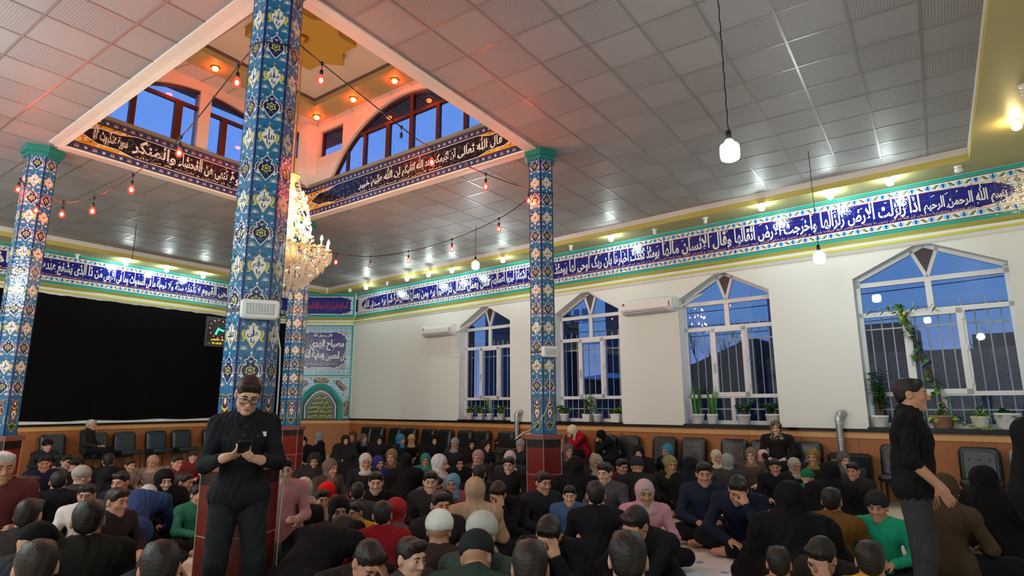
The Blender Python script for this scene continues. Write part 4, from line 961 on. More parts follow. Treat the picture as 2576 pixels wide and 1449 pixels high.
# ------------------------------------------------------------------ outside the windows
mat('bld_dark', '3a3a3e', .9, .1, mott=(2, .2)); mat('bld_mid', '50535c', .9, .1); mat('roof_dark', '2b2c33', .9); mat('bark', '3a3234', .9); mat('shed_blue', '7f8ea2', .6)
def brick_mat():
    m = bpy.data.materials.new('outer_brick'); m.use_nodes = True; n = m.node_tree; b = n.nodes['Principled BSDF']; b.inputs['Roughness'].default_value = .9
    t = n.nodes.new('ShaderNodeTexCoord'); mp = n.nodes.new('ShaderNodeMapping'); mp.inputs['Rotation'].default_value = (PI/2, 0, 0); k_ = n.nodes.new('ShaderNodeTexBrick')
    k_.inputs['Color1'].default_value = (*lin('6a5f58'), 1); k_.inputs['Color2'].default_value = (*lin('54504e'), 1); k_.inputs['Mortar'].default_value = (*lin('34343c'), 1); k_.inputs['Scale'].default_value = 4
    n.links.new(t.outputs['Object'], mp.inputs[0]); n.links.new(mp.outputs[0], k_.inputs['Vector']); n.links.new(k_.outputs[0], b.inputs['Base Color']); M['outer_brick'] = m
brick_mat()
def wp(px, py, off): v = MR.inverted() @ at_plane(px, py, PR+nR*off, nR); return v.x, v.z
GZ = -.3
def outer(name, x0, x1, y0, y1, z1, m, label, cat, extra=None):
    o = MR @ Vector(((x0+x1)/2, y0, GZ)); b = MB().bb(x0, x1, y0, y1, GZ, z1, 0, MR).build(name, M[m], None, o); tag(b, label, cat, None, 'thing'); return b, o
zt = wp(2440, 876, 4.2)[1]
outer('garden_wall', -.9, 12, 4.2, 4.5, zt, 'outer_brick', 'dark brick garden wall outside the nearest window', 'wall')
xr_, zt = wp(2279, 812, 9.6)
b, o = outer('outbuilding', xr_-1.9, xr_, 9.6, 13, wp(2240, 812, 9.6)[1], 'bld_dark', 'dark flat roofed house seen low left in the nearest window', 'building')
b, o = outer('outbuilding', wp(2440, 830, 9)[0], 16, 9.5, 14, wp(2500, 838, 9.5)[1], 'bld_dark', 'dark house behind the garden wall, right side of the nearest window', 'building')
# gabled house behind the third window
pl, pk, pr2 = wp(1745, 915, 8), wp(1890, 848, 8), wp(1990, 880, 8)
tag(MB().prism([(-6.0, 8, GZ), (-6.0, 8, pl[1]-.25), (pl[0], 8, pl[1]), (pk[0], 8, pk[1]), (pr2[0], 8, pr2[1]), (pr2[0]+.8, 8, pr2[1]-.4), (pr2[0]+.8, 8, GZ)], (0, 1.5, 0), 0, MR).build('gabled_house', M['roof_dark'], None, MR @ Vector((-2, 8, GZ))), 'dark gabled house filling the lower third window', 'building')
# second window: left block, right tower, shed
x0, z0 = wp(1380, 790, 11); x1, _ = wp(1455, 790, 11.9)
b, o = outer('apartment_block', x0-1.2, x1, 11, 11.9, wp(1440, 800, 11)[1], 'bld_dark', 'dark apartment block at the left of the second window', 'building')
mb = MB()
for i in range(5): mb.bb(x0+.1+i*.45, x0+.4+i*.45, 10.97, 11, z0-.55, z0+.05, 0, MR)
mb.build('window', M['shed_blue'], b, o)
MB().bb(x0-1.3, x1+.1, 10.8, 12, wp(1440, 800, 11)[1], wp(1440, 800, 11)[1]+.16, 0, MR).build('roof_edge', M['bld_mid'], b, o)
x0, _ = wp(1523, 800, 13); outer('tower_block', x0, x0+2.6, 13, 16, wp(1530, 722, 13)[1], 'bld_mid', 'tall grey tower block at the right of the second window', 'building')
b, o = outer('garden_shed', wp(1468, 960, 7)[0], wp(1530, 960, 7)[0], 7, 8.6, wp(1490, 952, 7)[1], 'bld_dark', 'low shed with pale roof outside the second window', 'shed')
zt = wp(1490, 952, 7)[1]; xa, xb = wp(1468, 960, 7)[0], wp(1530, 960, 7)[0]; MB().prism([(xa, 6.8, zt), (xb, 6.8, zt-.1), (xb, 9, zt+.1), (xa, 9, zt+.25)], (0, 0, .04), 0, MR).build('roof', M['shed_blue'], b, o)
outer('courtyard_wall', -14.5, -2.2, 6.2, 6.4, wp(1500, 1000, 6.2)[1], 'bld_dark', 'dark courtyard wall outside the two farther windows', 'wall')
# far window: large block with a gap
xg, zg = wp(1214, 830, 10); x2, _ = wp(1300, 830, 10); outer('apartment_block', xg, x2+.3, 10.2, 14, wp(1240, 762, 10)[1], 'bld_mid', 'tall block filling the right half of the farthest window', 'building')
x3, _ = wp(1194, 830, 11.2); outer('apartment_block', x3-3, x3, 10.4, 11.2, wp(1194, 800, 9)[1], 'bld_dark', 'dark block at the left edge of the farthest window', 'building')
outer('outbuilding', x3-2, xg+1, 14.2, 15, wp(1205, 855, 12.5)[1], 'bld_mid', 'low block in the gap seen through the farthest window', 'building')
def tree(px, off, h, label, seed, lean=0.):
    r_ = random.Random(seed); mb = MB(); x, _ = wp(px, 900, off)
    def grow_(p, d, L, r0, lv):
        q = p+d*L; mb.tube([p, p.lerp(q, .5)+Vector((r_.uniform(-.03, .03), 0, 0))*L, q], [r0, r0*.85, r0*.65], 4)
        if lv == 0: return
        for i in range(3 if lv > 1 else 4):
            nd = (d+Vector((r_.uniform(-.75, .75), r_.uniform(-.5, .5), r_.uniform(0, .35)))).normalized(); grow_(p.lerp(q, r_.uniform(.45, 1)), nd, L*r_.uniform(.5, .78), r0*.55, lv-1)
    grow_(Vector((0, 0, 0)), Vector((lean, 0, 1)).normalized(), h*.42, .05, 4)
    o = mb.build('bare_tree', M['bark'], None); o.location = MR @ Vector((x, off, GZ)); tag(o, label, 'tree', None, 'thing')
tree(1742, 6.6, 5.4, 'bare leafless tree at the left of the third window', 1, .05); tree(1880, 7.2, 4.4, 'bare tree rising behind the roof in the third window', 2); tree(2400, 7.5, 4.2, 'bare tree behind the garden wall in the nearest window', 3, .1); tree(1815, 14.5, 6.0, 'distant bare tree beyond the gabled house roof', 5)
xc, zc = wp(1930, 748, 30); xd, _ = wp(1941, 748, 30); mb = MB(); wd = xd-xc; z = 0
for x in (xc, xd):
    for y in (30, 30+wd): mb.tube([(x, y, GZ), (x, y, zc)], .05, 4, 0, MR)
while z < zc-.8:
    mb.tube([(xc, 30, z), (xd, 30, z+.8)], .035, 4, 0, MR); mb.tube([(xd, 30, z), (xc, 30, z+.8)], .035, 4, 0, MR); mb.tube([(xc, 30, z), (xd, 30, z)], .035, 4, 0, MR); z += .8
tag(mb.build('lattice_mast', mat('mast_blue', '22448a', .5), None, MR @ Vector((xc, 30, GZ))), 'blue lattice mast at the right edge of the third window', 'mast', None, 'thing')
mb = MB()
for z0_, z1_, y in ((4.6, 4.9, 7), (3.9, 4.3, 8), (4.2, 4.0, 6)): mb.tube([(-11+i*1.2, y, z0_+(z1_-z0_)*i/18-.25*math.sin(PI*i/18)) for i in range(19)], .012, 4, 0, MR)
tag(mb.build('power_lines', M['metal_dark'], None, MR @ Vector((0, 7, 4.2))), 'overhead power lines outside the windows', 'power lines', None, 'stuff')
struct(MB().add([(-40, 13.2, GZ), (30, 13.2, GZ), (30, 60, GZ), (-40, 60, GZ)], [(0, 1, 2, 3)]).build('ground_outside', M['bld_dark']))
# ------------------------------------------------------------------ lamps
emis('led_white', (.88, 1, 1), 80); emis('led_soft', (.84, 1, .94), 80); emis('bulb_warm', (1, .68, .36), 125); emis('lamp_amber', (1, .72, .34), 60); emis('red_lamp', (1, .05, .006), 75); emis('red_core', (1, .38, .16), 420)
mat('socket_black', '141416', .4); mat('brass', 'c39a4a', .25, .5, .9); mat('candle_white', 'f0e8d6', .5); mat('frosted', 'dfe3e2', .4)
def add_glass(name, tint, em, es):
    m = bpy.data.materials.new(name); m.use_nodes = True; n = m.node_tree; n.nodes.clear()
    t = n.nodes.new('ShaderNodeBsdfTransparent'); t.inputs[0].default_value = (*tint, 1); e = n.nodes.new('ShaderNodeEmission'); e.inputs[0].default_value = (*em, 1); e.inputs[1].default_value = es
    a = n.nodes.new('ShaderNodeAddShader'); o = n.nodes.new('ShaderNodeOutputMaterial'); n.links.new(t.outputs[0], a.inputs[0]); n.links.new(e.outputs[0], a.inputs[1]); n.links.new(a.outputs[0], o.inputs[0]); M[name] = m
add_glass('red_glass', (1, .16, .11), (1, .03, .015), 1.6); glass('clear_glass', (.97, .9, .9))
def crystal():
    m = bpy.data.materials.new('crystal'); m.use_nodes = True; n = m.node_tree; n.nodes.clear()
    t = n.nodes.new('ShaderNodeBsdfTranslucent'); t.inputs[0].default_value = (.95, .90, .80, 1); d = n.nodes.new('ShaderNodeBsdfDiffuse'); d.inputs[0].default_value = (.75, .72, .64, 1)
    g = n.nodes.new('ShaderNodeBsdfGlossy'); g.inputs['Roughness'].default_value = .08; tr = n.nodes.new('ShaderNodeBsdfTransparent')
    a = n.nodes.new('ShaderNodeMixShader'); b = n.nodes.new('ShaderNodeMixShader'); c = n.nodes.new('ShaderNodeMixShader'); o = n.nodes.new('ShaderNodeOutputMaterial')
    a.inputs[0].default_value = .35; b.inputs[0].default_value = .35; c.inputs[0].default_value = .28
    n.links.new(t.outputs[0], a.inputs[1]); n.links.new(d.outputs[0], a.inputs[2]); n.links.new(a.outputs[0], b.inputs[1]); n.links.new(g.outputs[0], b.inputs[2]); n.links.new(b.outputs[0], c.inputs[1]); n.links.new(tr.outputs[0], c.inputs[2]); n.links.new(c.outputs[0], o.inputs[0]); M['crystal'] = m
crystal()
def pendant(x, y, z, label, bulb=True):
    t = thing('pendant_lamp', (x, y, z), 0, label, 'pendant lamp', 'bare bulbs on cords from the ceiling' if bulb else None)
    top = ZC-z; tw = [(.004*math.sin(i*1.9), .004*math.cos(i*1.9), .16+(top-.16)*i/30) for i in range(31)]
    MB().tube(tw, .0055, 5).build('cord', M['socket_black'], t)
    MB().lathe([(.012, .20), (.024, .19), (.026, .10), (.022, .095)], 12).build('socket', M['metal_dark'], t)
    MB().lathe([(.022, .125), (.04, .10), (.052, .075)], 16).build('bulb_neck', M['white_plastic'], t)
    MB().lathe([(.052, .075), (.074, .062), (.081, .04), (.081, -.04), (.074, -.066), (.05, -.08), (.004, -.084)], 18).build('bulb', M['led_white'], t)
p1 = at_depth(1836, 382, 5.2)
pendant(p1.x, p1.y, p1.z, 'largest bare bulb hanging on a twisted cord before the ceiling tiles')
pendant(-1.22, 9.8, 3.70, 'bare bulb hanging in front of the wall between the two nearest windows')
pendant(-7.88, 9.9, 4.51, 'bare bulb hanging in front of the frieze left of the slim column')
o = MB().tube([(-13.71, 5.52, ZC), (-13.7, 5.52, 5.0), (-13.71, 5.52, 4.56)], .006, 5); tag(o.build('hanging_wire', M['socket_black'], None, (-13.71, 5.52, 4.56)), 'thin wire hanging from the ceiling before the left frieze', 'wire')
# lamps under the soffit
def soffit_lamp(px, py, kind, label):
    p = at_z(px, py-(8 if px > 600 else 0), ZS); t = thing('soffit_lamp', p, 0, label, 'lamp', 'lamps under the yellow soffit')
    MB().lathe([(.055, 0), (.055, -.012), (.05, -.02), (.03, -.022)], 16).build('base_plate', M['white_plastic'], t)
    if kind == 'off':
        MB().lathe([(.03, -.02), (.033, -.03), (.033, -.11), (.028, -.115)], 12).build('lamp_holder', M['white_plastic'], t)
    elif kind == 'cfl':
        mb = MB(); mb.tube([(.035*math.cos(i*.6), .035*math.sin(i*.6), -.05-.004*i) for i in range(30)], .011, 6); mb.build('spiral_tube', M['frosted'], t); MB().lathe([(.028, -.02), (.03, -.06)], 12).build('lamp_holder', M['white_plastic'], t)
    elif kind == 'globe':
        MB().lathe([(.02, -.02), (.05, -.035), (.06, -.06), (.05, -.09), (.004, -.10)], 14).build('lamp_globe', M['frosted'], t)
    else:
        MB().lathe([(.03, -.02), (.032, -.045)], 12).build('lamp_holder', M['white_plastic'], t)
        MB().lathe([(.032, -.045), (.052, -.07), (.056, -.095), (.045, -.125), (.02, -.14), (.002, -.142)], 14).build('bulb', M['led_soft' if kind == 'on' else 'lamp_amber'], t)
LS = [(2237, 455, 'on', 'lit soffit lamp above the nearest arched window, right of the glaring one'), (2087, 490, 'on', 'big glaring soffit lamp between the two nearest windows'), (1915, 520, 'on', 'lit soffit lamp right above the third window'), (1537, 600, 'on', 'lit soffit lamp between the slim column and the near air conditioner'),
      (1265, 655, 'on', 'lit soffit lamp just left of the slim column'), (1137, 682, 'on', 'lit soffit lamp left of the far hanging bulb'), (1078, 692, 'on', 'fourth lit soffit lamp left of the slim column'), (1024, 703, 'on', 'lit soffit lamp above the far bare wall'), (921, 725, 'on', 'lit soffit lamp nearest the corner plaque'),
      (2410, 427, 'globe', 'unlit white globe on the soffit at the far right'), (1774, 556, 'off', 'unlit round lamp holder on the soffit above the third window'), (1647, 585, 'off', 'unlit lamp holder above the near air conditioner'), (1436, 626, 'off', 'unlit lamp holder just right of the slim column'), (974, 717, 'off', 'unlit lamp holder between the two far lit lamps'), (880, 735, 'globe', 'small unlit globe in the soffit corner'),
      (318, 655, 'on', 'brightest lit lamp over the left frieze'), (420, 672, 'on', 'middle lit lamp over the left frieze'), (512, 688, 'on', 'lit lamp over the left frieze nearest the big column'), (195, 640, 'off', 'unlit white lamp holder over the left frieze'), (2555, 310, 'amber', 'amber lit lamp on the wide soffit at the right edge'), (2576, 222, 'cfl', 'unlit spiral tube on the wide soffit at the right edge')]
for a in LS: soffit_lamp(*a)
# red lamps in the ring of the light well
for px, py, lb in ((542, 169, 'red lamp in the yellow ring left of the big column'), (797, 292, 'red lamp in the ring corner beside the big column'), (889, 247, 'middle red lamp in the right side of the yellow ring'), (993, 200, 'right red lamp in the right side of the yellow ring')):
    p = at_z(px, py, ZB); t = thing('ring_lamp', p, 0, lb, 'lamp', 'red lamps in the light well ring')
    MB().lathe([(.075, 0), (.075, -.012), (.05, -.016)], 18).build('trim_ring', M['brass'], t); MB().lathe([(.05, -.01), (.055, -.03), (.04, -.06), (.004, -.072)], 14).build('bulb', M['red_lamp'], t)
# strings of red bulbs
def vplane(a, b):
    a = Vector((*a, 0)); b = Vector((*b, 0)); d = (b-a).normalized(); return a, Vector((-d.y, d.x, 0))
def bulb_parts(t, p, o, lit):
    """holder and bulb hanging below the cable point p"""
    p = p-o; Mx = Matrix.Translation(p)
    MB().tube([(0, 0, 0), (.004, 0, -.05), (0, 0, -.075)], .004, 5, 0, Mx).lathe([(.014, -.07), (.018, -.08), (.018, -.12), (.014, -.125)], 10, 0, Mx).build('bulb_holder', M['socket_black'], t)
    if lit is None: return
    b = MB().lathe([(.013, -.122), (.018, -.135), (.033, -.165), (.036, -.185), (.030, -.208), (.016, -.221), (.001, -.224)], 14, 0, Mx).build('bulb', M['red_glass' if lit else 'clear_glass'], t)
    if lit: MB().ball((p.x, p.y, p.z-.178), (.017, .017, .026), 10, 6).build('filament', M['red_core'], b)
def string(ka, kb, start, conns, end, label, extra=()):
    P, n = vplane(PILL[ka][0], PILL[kb][0]); q = lambda c: at_plane(c[0], c[1], P, n)
    pts = [q(start)]+[q(c) for c in conns]+[q(end) if end else Vector((*PILL[kb][0], 4.88))]
    o = pts[0].copy(); t = thing('string_light', o, 0, label, 'string light', 'strings of red bulbs between the columns')
    fine = []
    for i in range(len(pts)-1):
        p0, p1, p2, p3 = pts[max(i-1, 0)], pts[i], pts[i+1], pts[min(i+2, len(pts)-1)]
        for k_ in range(6):
            s = k_/6; fine.append(.5*((2*p1)+(p2-p0)*s+(2*p0-5*p1+4*p2-p3)*s*s+(3*p1-p0-3*p2+p3)*s**3)-o)
    fine.append(pts[-1]-o)
    mb = MB(); mb.tube(fine, .007, 5)
    for c in conns: mb.ball(q(c)-o, (.02, .02, .022), 8, 5)
    if extra: mb.tube([fine[-1]]+[at_depth(px, py, dp)-o for px, py, dp, _ in extra]+([Vector((*PILL[kb][0], fine[-1].z+o.z-.05))-o] if len(extra) > 1 else []), .007, 5)
    mb.build('cable', M['socket_black'], t)
    for c in conns: bulb_parts(t, q(c), o, {1: True, 0: False, 2: None}[c[2]])
    for (px, py, dp, lit) in extra: bulb_parts(t, at_depth(px, py, dp), o, lit)
    return t
dB = CF.dot(Vector((-10.81, 2.937, 4.4))-CAM); dC = CF.dot(Vector((-4.66, 7.46, 4.7))-CAM)
string('A', 'B', (634, 126), [(600, 165, 1), (455, 345, 1), (335, 440, 1), (237, 497, 1), (160, 508, 1)], (118, 490), 'string of red bulbs from the big column to the left column', ((95, 500, dB-.28, True), (50, 448, dB-.2, True)))
string('A', 'C', (738, 97), [(810, 160, 1), (1010, 320, 2), (1087, 373, 1), (1222, 438, 1)], (1330, 476), 'string of red bulbs from the big column to the slim column', ((1330, 477, dC-.16, True),))
string('C', 'D', (1333, 497), [(1255, 550, 1), (1137, 602, 1), (1028, 632, 1), (932, 645, 0), (846, 638, 1)], None, 'string of red bulbs from the slim column to the far column')
for kx, z, lb in (('A', 4.62, 'tape and wire wrapped around the top of the big column'), ('C', 4.70, 'wire wrapped around the top of the slim column')):
    x, y = PILL[kx][0]; pts = [(x+SH*1.02*math.cos(math.radians(a)), y+SH*1.02*math.sin(math.radians(a)), z+.02*math.sin(math.radians(a*2))) for a in range(0, 361, 60)]
    tag(MB().tube(pts, .008, 5).build('wire_tie', M['socket_black'], None, (x, y, z)), lb, 'wire')

# ------------------------------------------------------------------ chandelier
CX, CY = -7.72, 5.2
CH = thing('chandelier', (CX, CY, 3.1), 0, 'large tiered crystal chandelier with lit candle bulbs behind the big column', 'chandelier')
zl = lambda z: z-3.1
MB().lathe([(.02, zl(7.36)), (.09, zl(7.35)), (.08, zl(7.3)), (.012, zl(7.26)), (.012, zl(5.05))], 14).build('hanging_rod', M['brass'], CH)
MB().lathe([(.01, zl(5.06)), (.105, zl(5.02)), (.11, zl(4.99)), (.06, zl(4.95)), (.03, zl(4.88)), (.05, zl(4.8)), (.085, zl(4.7)), (.04, zl(4.6)), (.03, zl(4.5)), (.09, zl(4.4)), (.04, zl(4.25)), (.10, zl(4.12)), (.05, zl(4.0)), (.12, zl(3.85)), (.16, zl(3.75)), (.1, zl(3.62)), (.01, zl(3.55))], 18).build('column_stem', mat('stem_cream', 'e8cf9a', .25), CH)
def candle(parent, R_, a, z, arm0):
    c, s = math.cos(a), math.sin(a); mb = MB()
    mb.tube([(.05*c, .05*s, zl(arm0)), (R_*.45*c, R_*.45*s, zl(arm0-.09)), (R_*.8*c, R_*.8*s, zl(arm0-.10)), (R_*c, R_*s, zl(z-.03))], .011, 6); ar = mb.build('arm', M['brass'], parent)
    Mx = Matrix.Translation((R_*c, R_*s, zl(z))); MB().lathe([(.01, -.03), (.045, -.012), (.055, .008), (.045, .004), (.012, .0)], 12, 0, Mx).lathe([(.012, 0), (.012, .085)], 8, 0, Mx).build('candle_cup', M['candle_white'], ar)
    MB().lathe([(.010, .085), (.020, .105), (.019, .125), (.008, .155), (.001, .17)], 9, 0, Mx).build('candle_bulb', M['bulb_warm'], ar)
RN = random.Random(3); drops = []; strands = MB()
for (z, R_, n, a0, ph_) in ((4.56, .22, 6, 4.66, .2), (4.30, .27, 8, 4.42, .5), (4.06, .30, 8, 4.2, .1), (3.84, .58, 14, 3.95, .3)):
    for i in range(n):
        a = ph_+2*PI*i/n; candle(CH, R_, a, z, a0)
        for k_ in range(5 if R_ < .5 else 6):
            b = a+2*PI*k_/6; drops.append((R_*math.cos(a)+.052*math.cos(b), R_*math.sin(a)+.052*math.sin(b), zl(z)-.05, .05))
def drop_geo(mb, x, y, z, h):
    r = h*.34; v = [(x, y, z+h*.5)]+[(x+r*math.cos(k_*PI/2), y+r*math.sin(k_*PI/2), z) for k_ in range(4)]+[(x, y, z-h*.75)]
    mb.add(v, [(0, 1, 2), (0, 2, 3), (0, 3, 4), (0, 4, 1), (5, 2, 1), (5, 3, 2), (5, 4, 3), (5, 1, 4)], 0, False)
for lvl in range(9):
    t_ = lvl/8; z = 3.74-.56*t_; R_ = .57*(1-t_)**.75+.05
    n = max(6, int(R_*74))
    for i in range(n): a = 2*PI*(i+.5*(lvl % 2))/n; drops.append((R_*math.cos(a), R_*math.sin(a), zl(z)+RN.uniform(-.02, .02), RN.uniform(.07, .105)))
for lvl in range(5):
    R_ = .5-.09*lvl
    for i in range(int(R_*60)):
        a = 2*PI*i/int(R_*60)
        for k_ in range(7): drop_geo(strands, R_*math.cos(a)*(1-.05*k_), R_*math.sin(a)*(1-.05*k_), zl(3.86)-.075*k_-lvl*.02, .04)
for z0_, z1_, R0, R1 in ((4.95, 4.62, .09, .2), (4.6, 4.32, .12, .25), (4.34, 4.08, .12, .28), (4.1, 3.86, .14, .5)):
    for i in range(16):
        a = 2*PI*i/16
        for k_ in range(9): t_ = k_/8; r = R0+(R1-R0)*t_; drop_geo(strands, r*math.cos(a), r*math.sin(a), zl(z0_+(z1_-z0_)*t_)-.05*math.sin(PI*t_), .034)
drops.sort(key=lambda d: -d[3])
dm = MB(); drop_geo(dm, 0, 0, 0, 1); d0 = dm.build('crystal_drop', M['crystal'], CH)
first = True
for x, y, z, h in drops[:96]:
    d_ = d0 if first else d0.copy()
    if not first: COL.objects.link(d_); d_.parent = CH
    d_.location = (x, y, z); d_.scale = (h,)*3; first = False
for x, y, z, h in drops[96:]: drop_geo(strands, x, y, z, h)
so_ = strands.build('crystal_strands', M['crystal'], CH); so_['kind'] = 'stuff'
# bare point lights added for the unseen half of the hall behind the camera
for x, y, z, en in ((-1.2, -3.2, 3.9, 170), (-7.9, -3.0, 3.9, 170), (-13.2, -.5, 3.9, 170), (-7.8, -.2, 3.9, 120)):
    l = bpy.data.lights.new('unseen_hall_light', 'POINT'); l.energy = en; l.color = (.9, 1, 1); l.shadow_soft_size = .12; ob = bpy.data.objects.new('unseen_hall_light', l); COL.objects.link(ob); ob.location = (x, y, z)
# ------------------------------------------------------------------ padded chairs along the walls
mat('leather_black', '15191c', .32, .5, bump=(60, .15)); mat('leather_grey', '8a8d92', .25, .6); mat('leather_teal', '16242a', .32, .5, bump=(60, .15)); mat('chrome_dark', '3a3c3e', .3, .5, .8)
def make_chair():
    t = thing('padded_chair', (0, 0, 0), 0, 'x', 'chair', 'black padded chairs along the walls')
    T_ = Matrix.Translation((0, .14, .60)) @ Matrix.Rotation(math.radians(-9), 4, 'X')
    mb = MB(); mb.rbox((0, 0, 0), (.51, .15, .62), .09, 0, T_, 5); mb.rbox((0, -.062, .0), (.40, .05, .50), .07, 0, T_, 5); bk = mb.build('backrest', M['leather_black'], t)
    for i in (-1, 0, 1):
        for j in (-.06, .12): MB().ball((i*.125, -.088, j), (.013, .006, .013), 8, 5, 0, T_).build('button', M['metal_dark'], bk)
    MB().rbox((0, 0, 0), (.50, .10, .48), .08, 0, Matrix.Translation((0, -.12, .42)) @ Matrix.Rotation(PI/2, 4, 'X'), 4).build('seat', M['leather_black'], t)
    for sx in (-1, 1):
        for y in (-.32, .12): MB().tube([(sx*.21, y, 0), (sx*.21, y, .40)], .014, 8).build('leg', M['chrome_dark'], t)
    return t
chair0 = make_chair(); used = False
ORD = ['first', 'second', 'third', 'fourth', 'fifth', 'sixth', 'seventh', 'eighth', 'ninth']
def place_chair(Mx, x, ang, label, m=None, off=.34):
    global used
    p = Mx @ Vector((x, -off, 0)); t = chair0 if not used else dup(chair0)
    used = True; t.location = p; t.rotation_euler = (0, 0, ang); t['label'] = label
    if m:
        for c in t.children:
            if c.name.split('.')[0] in ('backrest', 'seat'): c.material_slots[0].link = 'OBJECT'; c.material_slots[0].material = M[m]
for i, x in enumerate((-11.45, -10.9, -10.12, -9.45, -8.68, -8.02, -7.27, -6.66, -5.86)): place_chair(MR, x, RA, '%s dark padded chair along the window wall, counted from the corner' % ORD[i])
for i, x in enumerate((-3.85, -3.02, -2.47)): place_chair(MR, x, RA, '%s dark padded chair to the right of the slim tiled column' % ORD[i])
for x, lb in ((-1.66, 'dark padded chair below the near air conditioner'), (-1.04, 'dark padded chair under the left edge of the third window'), (-.25, 'dark padded chair under the snake plants'), (.31, 'dark padded chair under the jade plants'), (1.0, 'dark padded chair behind the woman in the patterned headscarf'), (2.36, 'dark padded chair half hidden by the man in profile'), (3.38, 'dark padded chair below the spider plant')): place_chair(MR, x, RA, lb)
place_chair(MR, 3.98, RA, 'grey plastic covered chair below the quilted white pot', 'leather_grey')
for i, x in enumerate((1.05, 1.95, 2.58, 3.34, 4.0, 4.85)): place_chair(ML, x, LA_, '%s dark green padded chair below the black curtain, counted from the left column' % ORD[i], 'leather_teal')

# ------------------------------------------------------------------ spreads on the carpet
def cloth_mat():
    m = bpy.data.materials.new('spread_print'); m.use_nodes = True; n = m.node_tree; b = n.nodes['Principled BSDF']; b.inputs['Roughness'].default_value = .35
    t = n.nodes.new('ShaderNodeTexCoord'); v = n.nodes.new('ShaderNodeTexVoronoi'); v.inputs['Scale'].default_value = 5; r = n.nodes.new('ShaderNodeValToRGB'); r.color_ramp.elements[0].position = .18; r.color_ramp.elements[0].color = (*lin('7fb0d8'), 1); r.color_ramp.elements[1].position = .24; r.color_ramp.elements[1].color = (*lin('e8e6e6'), 1)
    n.links.new(t.outputs['Object'], v.inputs['Vector']); n.links.new(v.outputs['Distance'], r.inputs[0]); n.links.new(r.outputs[0], b.inputs['Base Color']); M['spread_print'] = m
cloth_mat()
def spread(p, q, wd, label):
    p, q = at_z(*p, 0), at_z(*q, 0); d = (q-p).normalized(); nn = Vector((-d.y, d.x, 0))*wd/2; mb = MB(); N = 24; rows = []
    for s in (-1, -.5, 0, .5, 1): rows.append([tuple(p.lerp(q, i/N)+nn*s+Vector((0, 0, .006+.003*math.sin(i*1.3+s*4)))) for i in range(N+1)])
    mb.loft(rows, 0, True, None, close=False); tag(mb.build('floor_spread', M['spread_print'], None, p), label, 'tablecloth', 'printed spreads laid out on the carpet')
spread((1700, 1440), (2120, 1370), .9, 'white printed spread on the carpet before the two men in dark blue')
spread((400, 1330), (520, 1255), .8, 'white printed spread on the carpet left of the big column')
spread((640, 1449), (760, 1330), .8, 'white printed spread at the foot of the big column')
spread((960, 1470), (1120, 1395), .7, 'white printed spread behind the person in the white knit cap')
p = at_z(400, 1330, 0); mat('box_blue', '6fa8cc', .4)
mb = MB(); mb.prism([(-.16, -.1, 0), (.16, -.1, 0), (.16, .1, 0), (-.16, .1, 0)], (0, 0, .09)); mb.bb(-.165, .165, -.105, .105, .09, .10); o = mb.build('lunch_box', M['box_blue']); o.location = p+Vector((0, 0, .012)); o.rotation_euler = (0, 0, .5); tag(o, 'light blue box on the spread beside the person in the dark blue jacket', 'box')
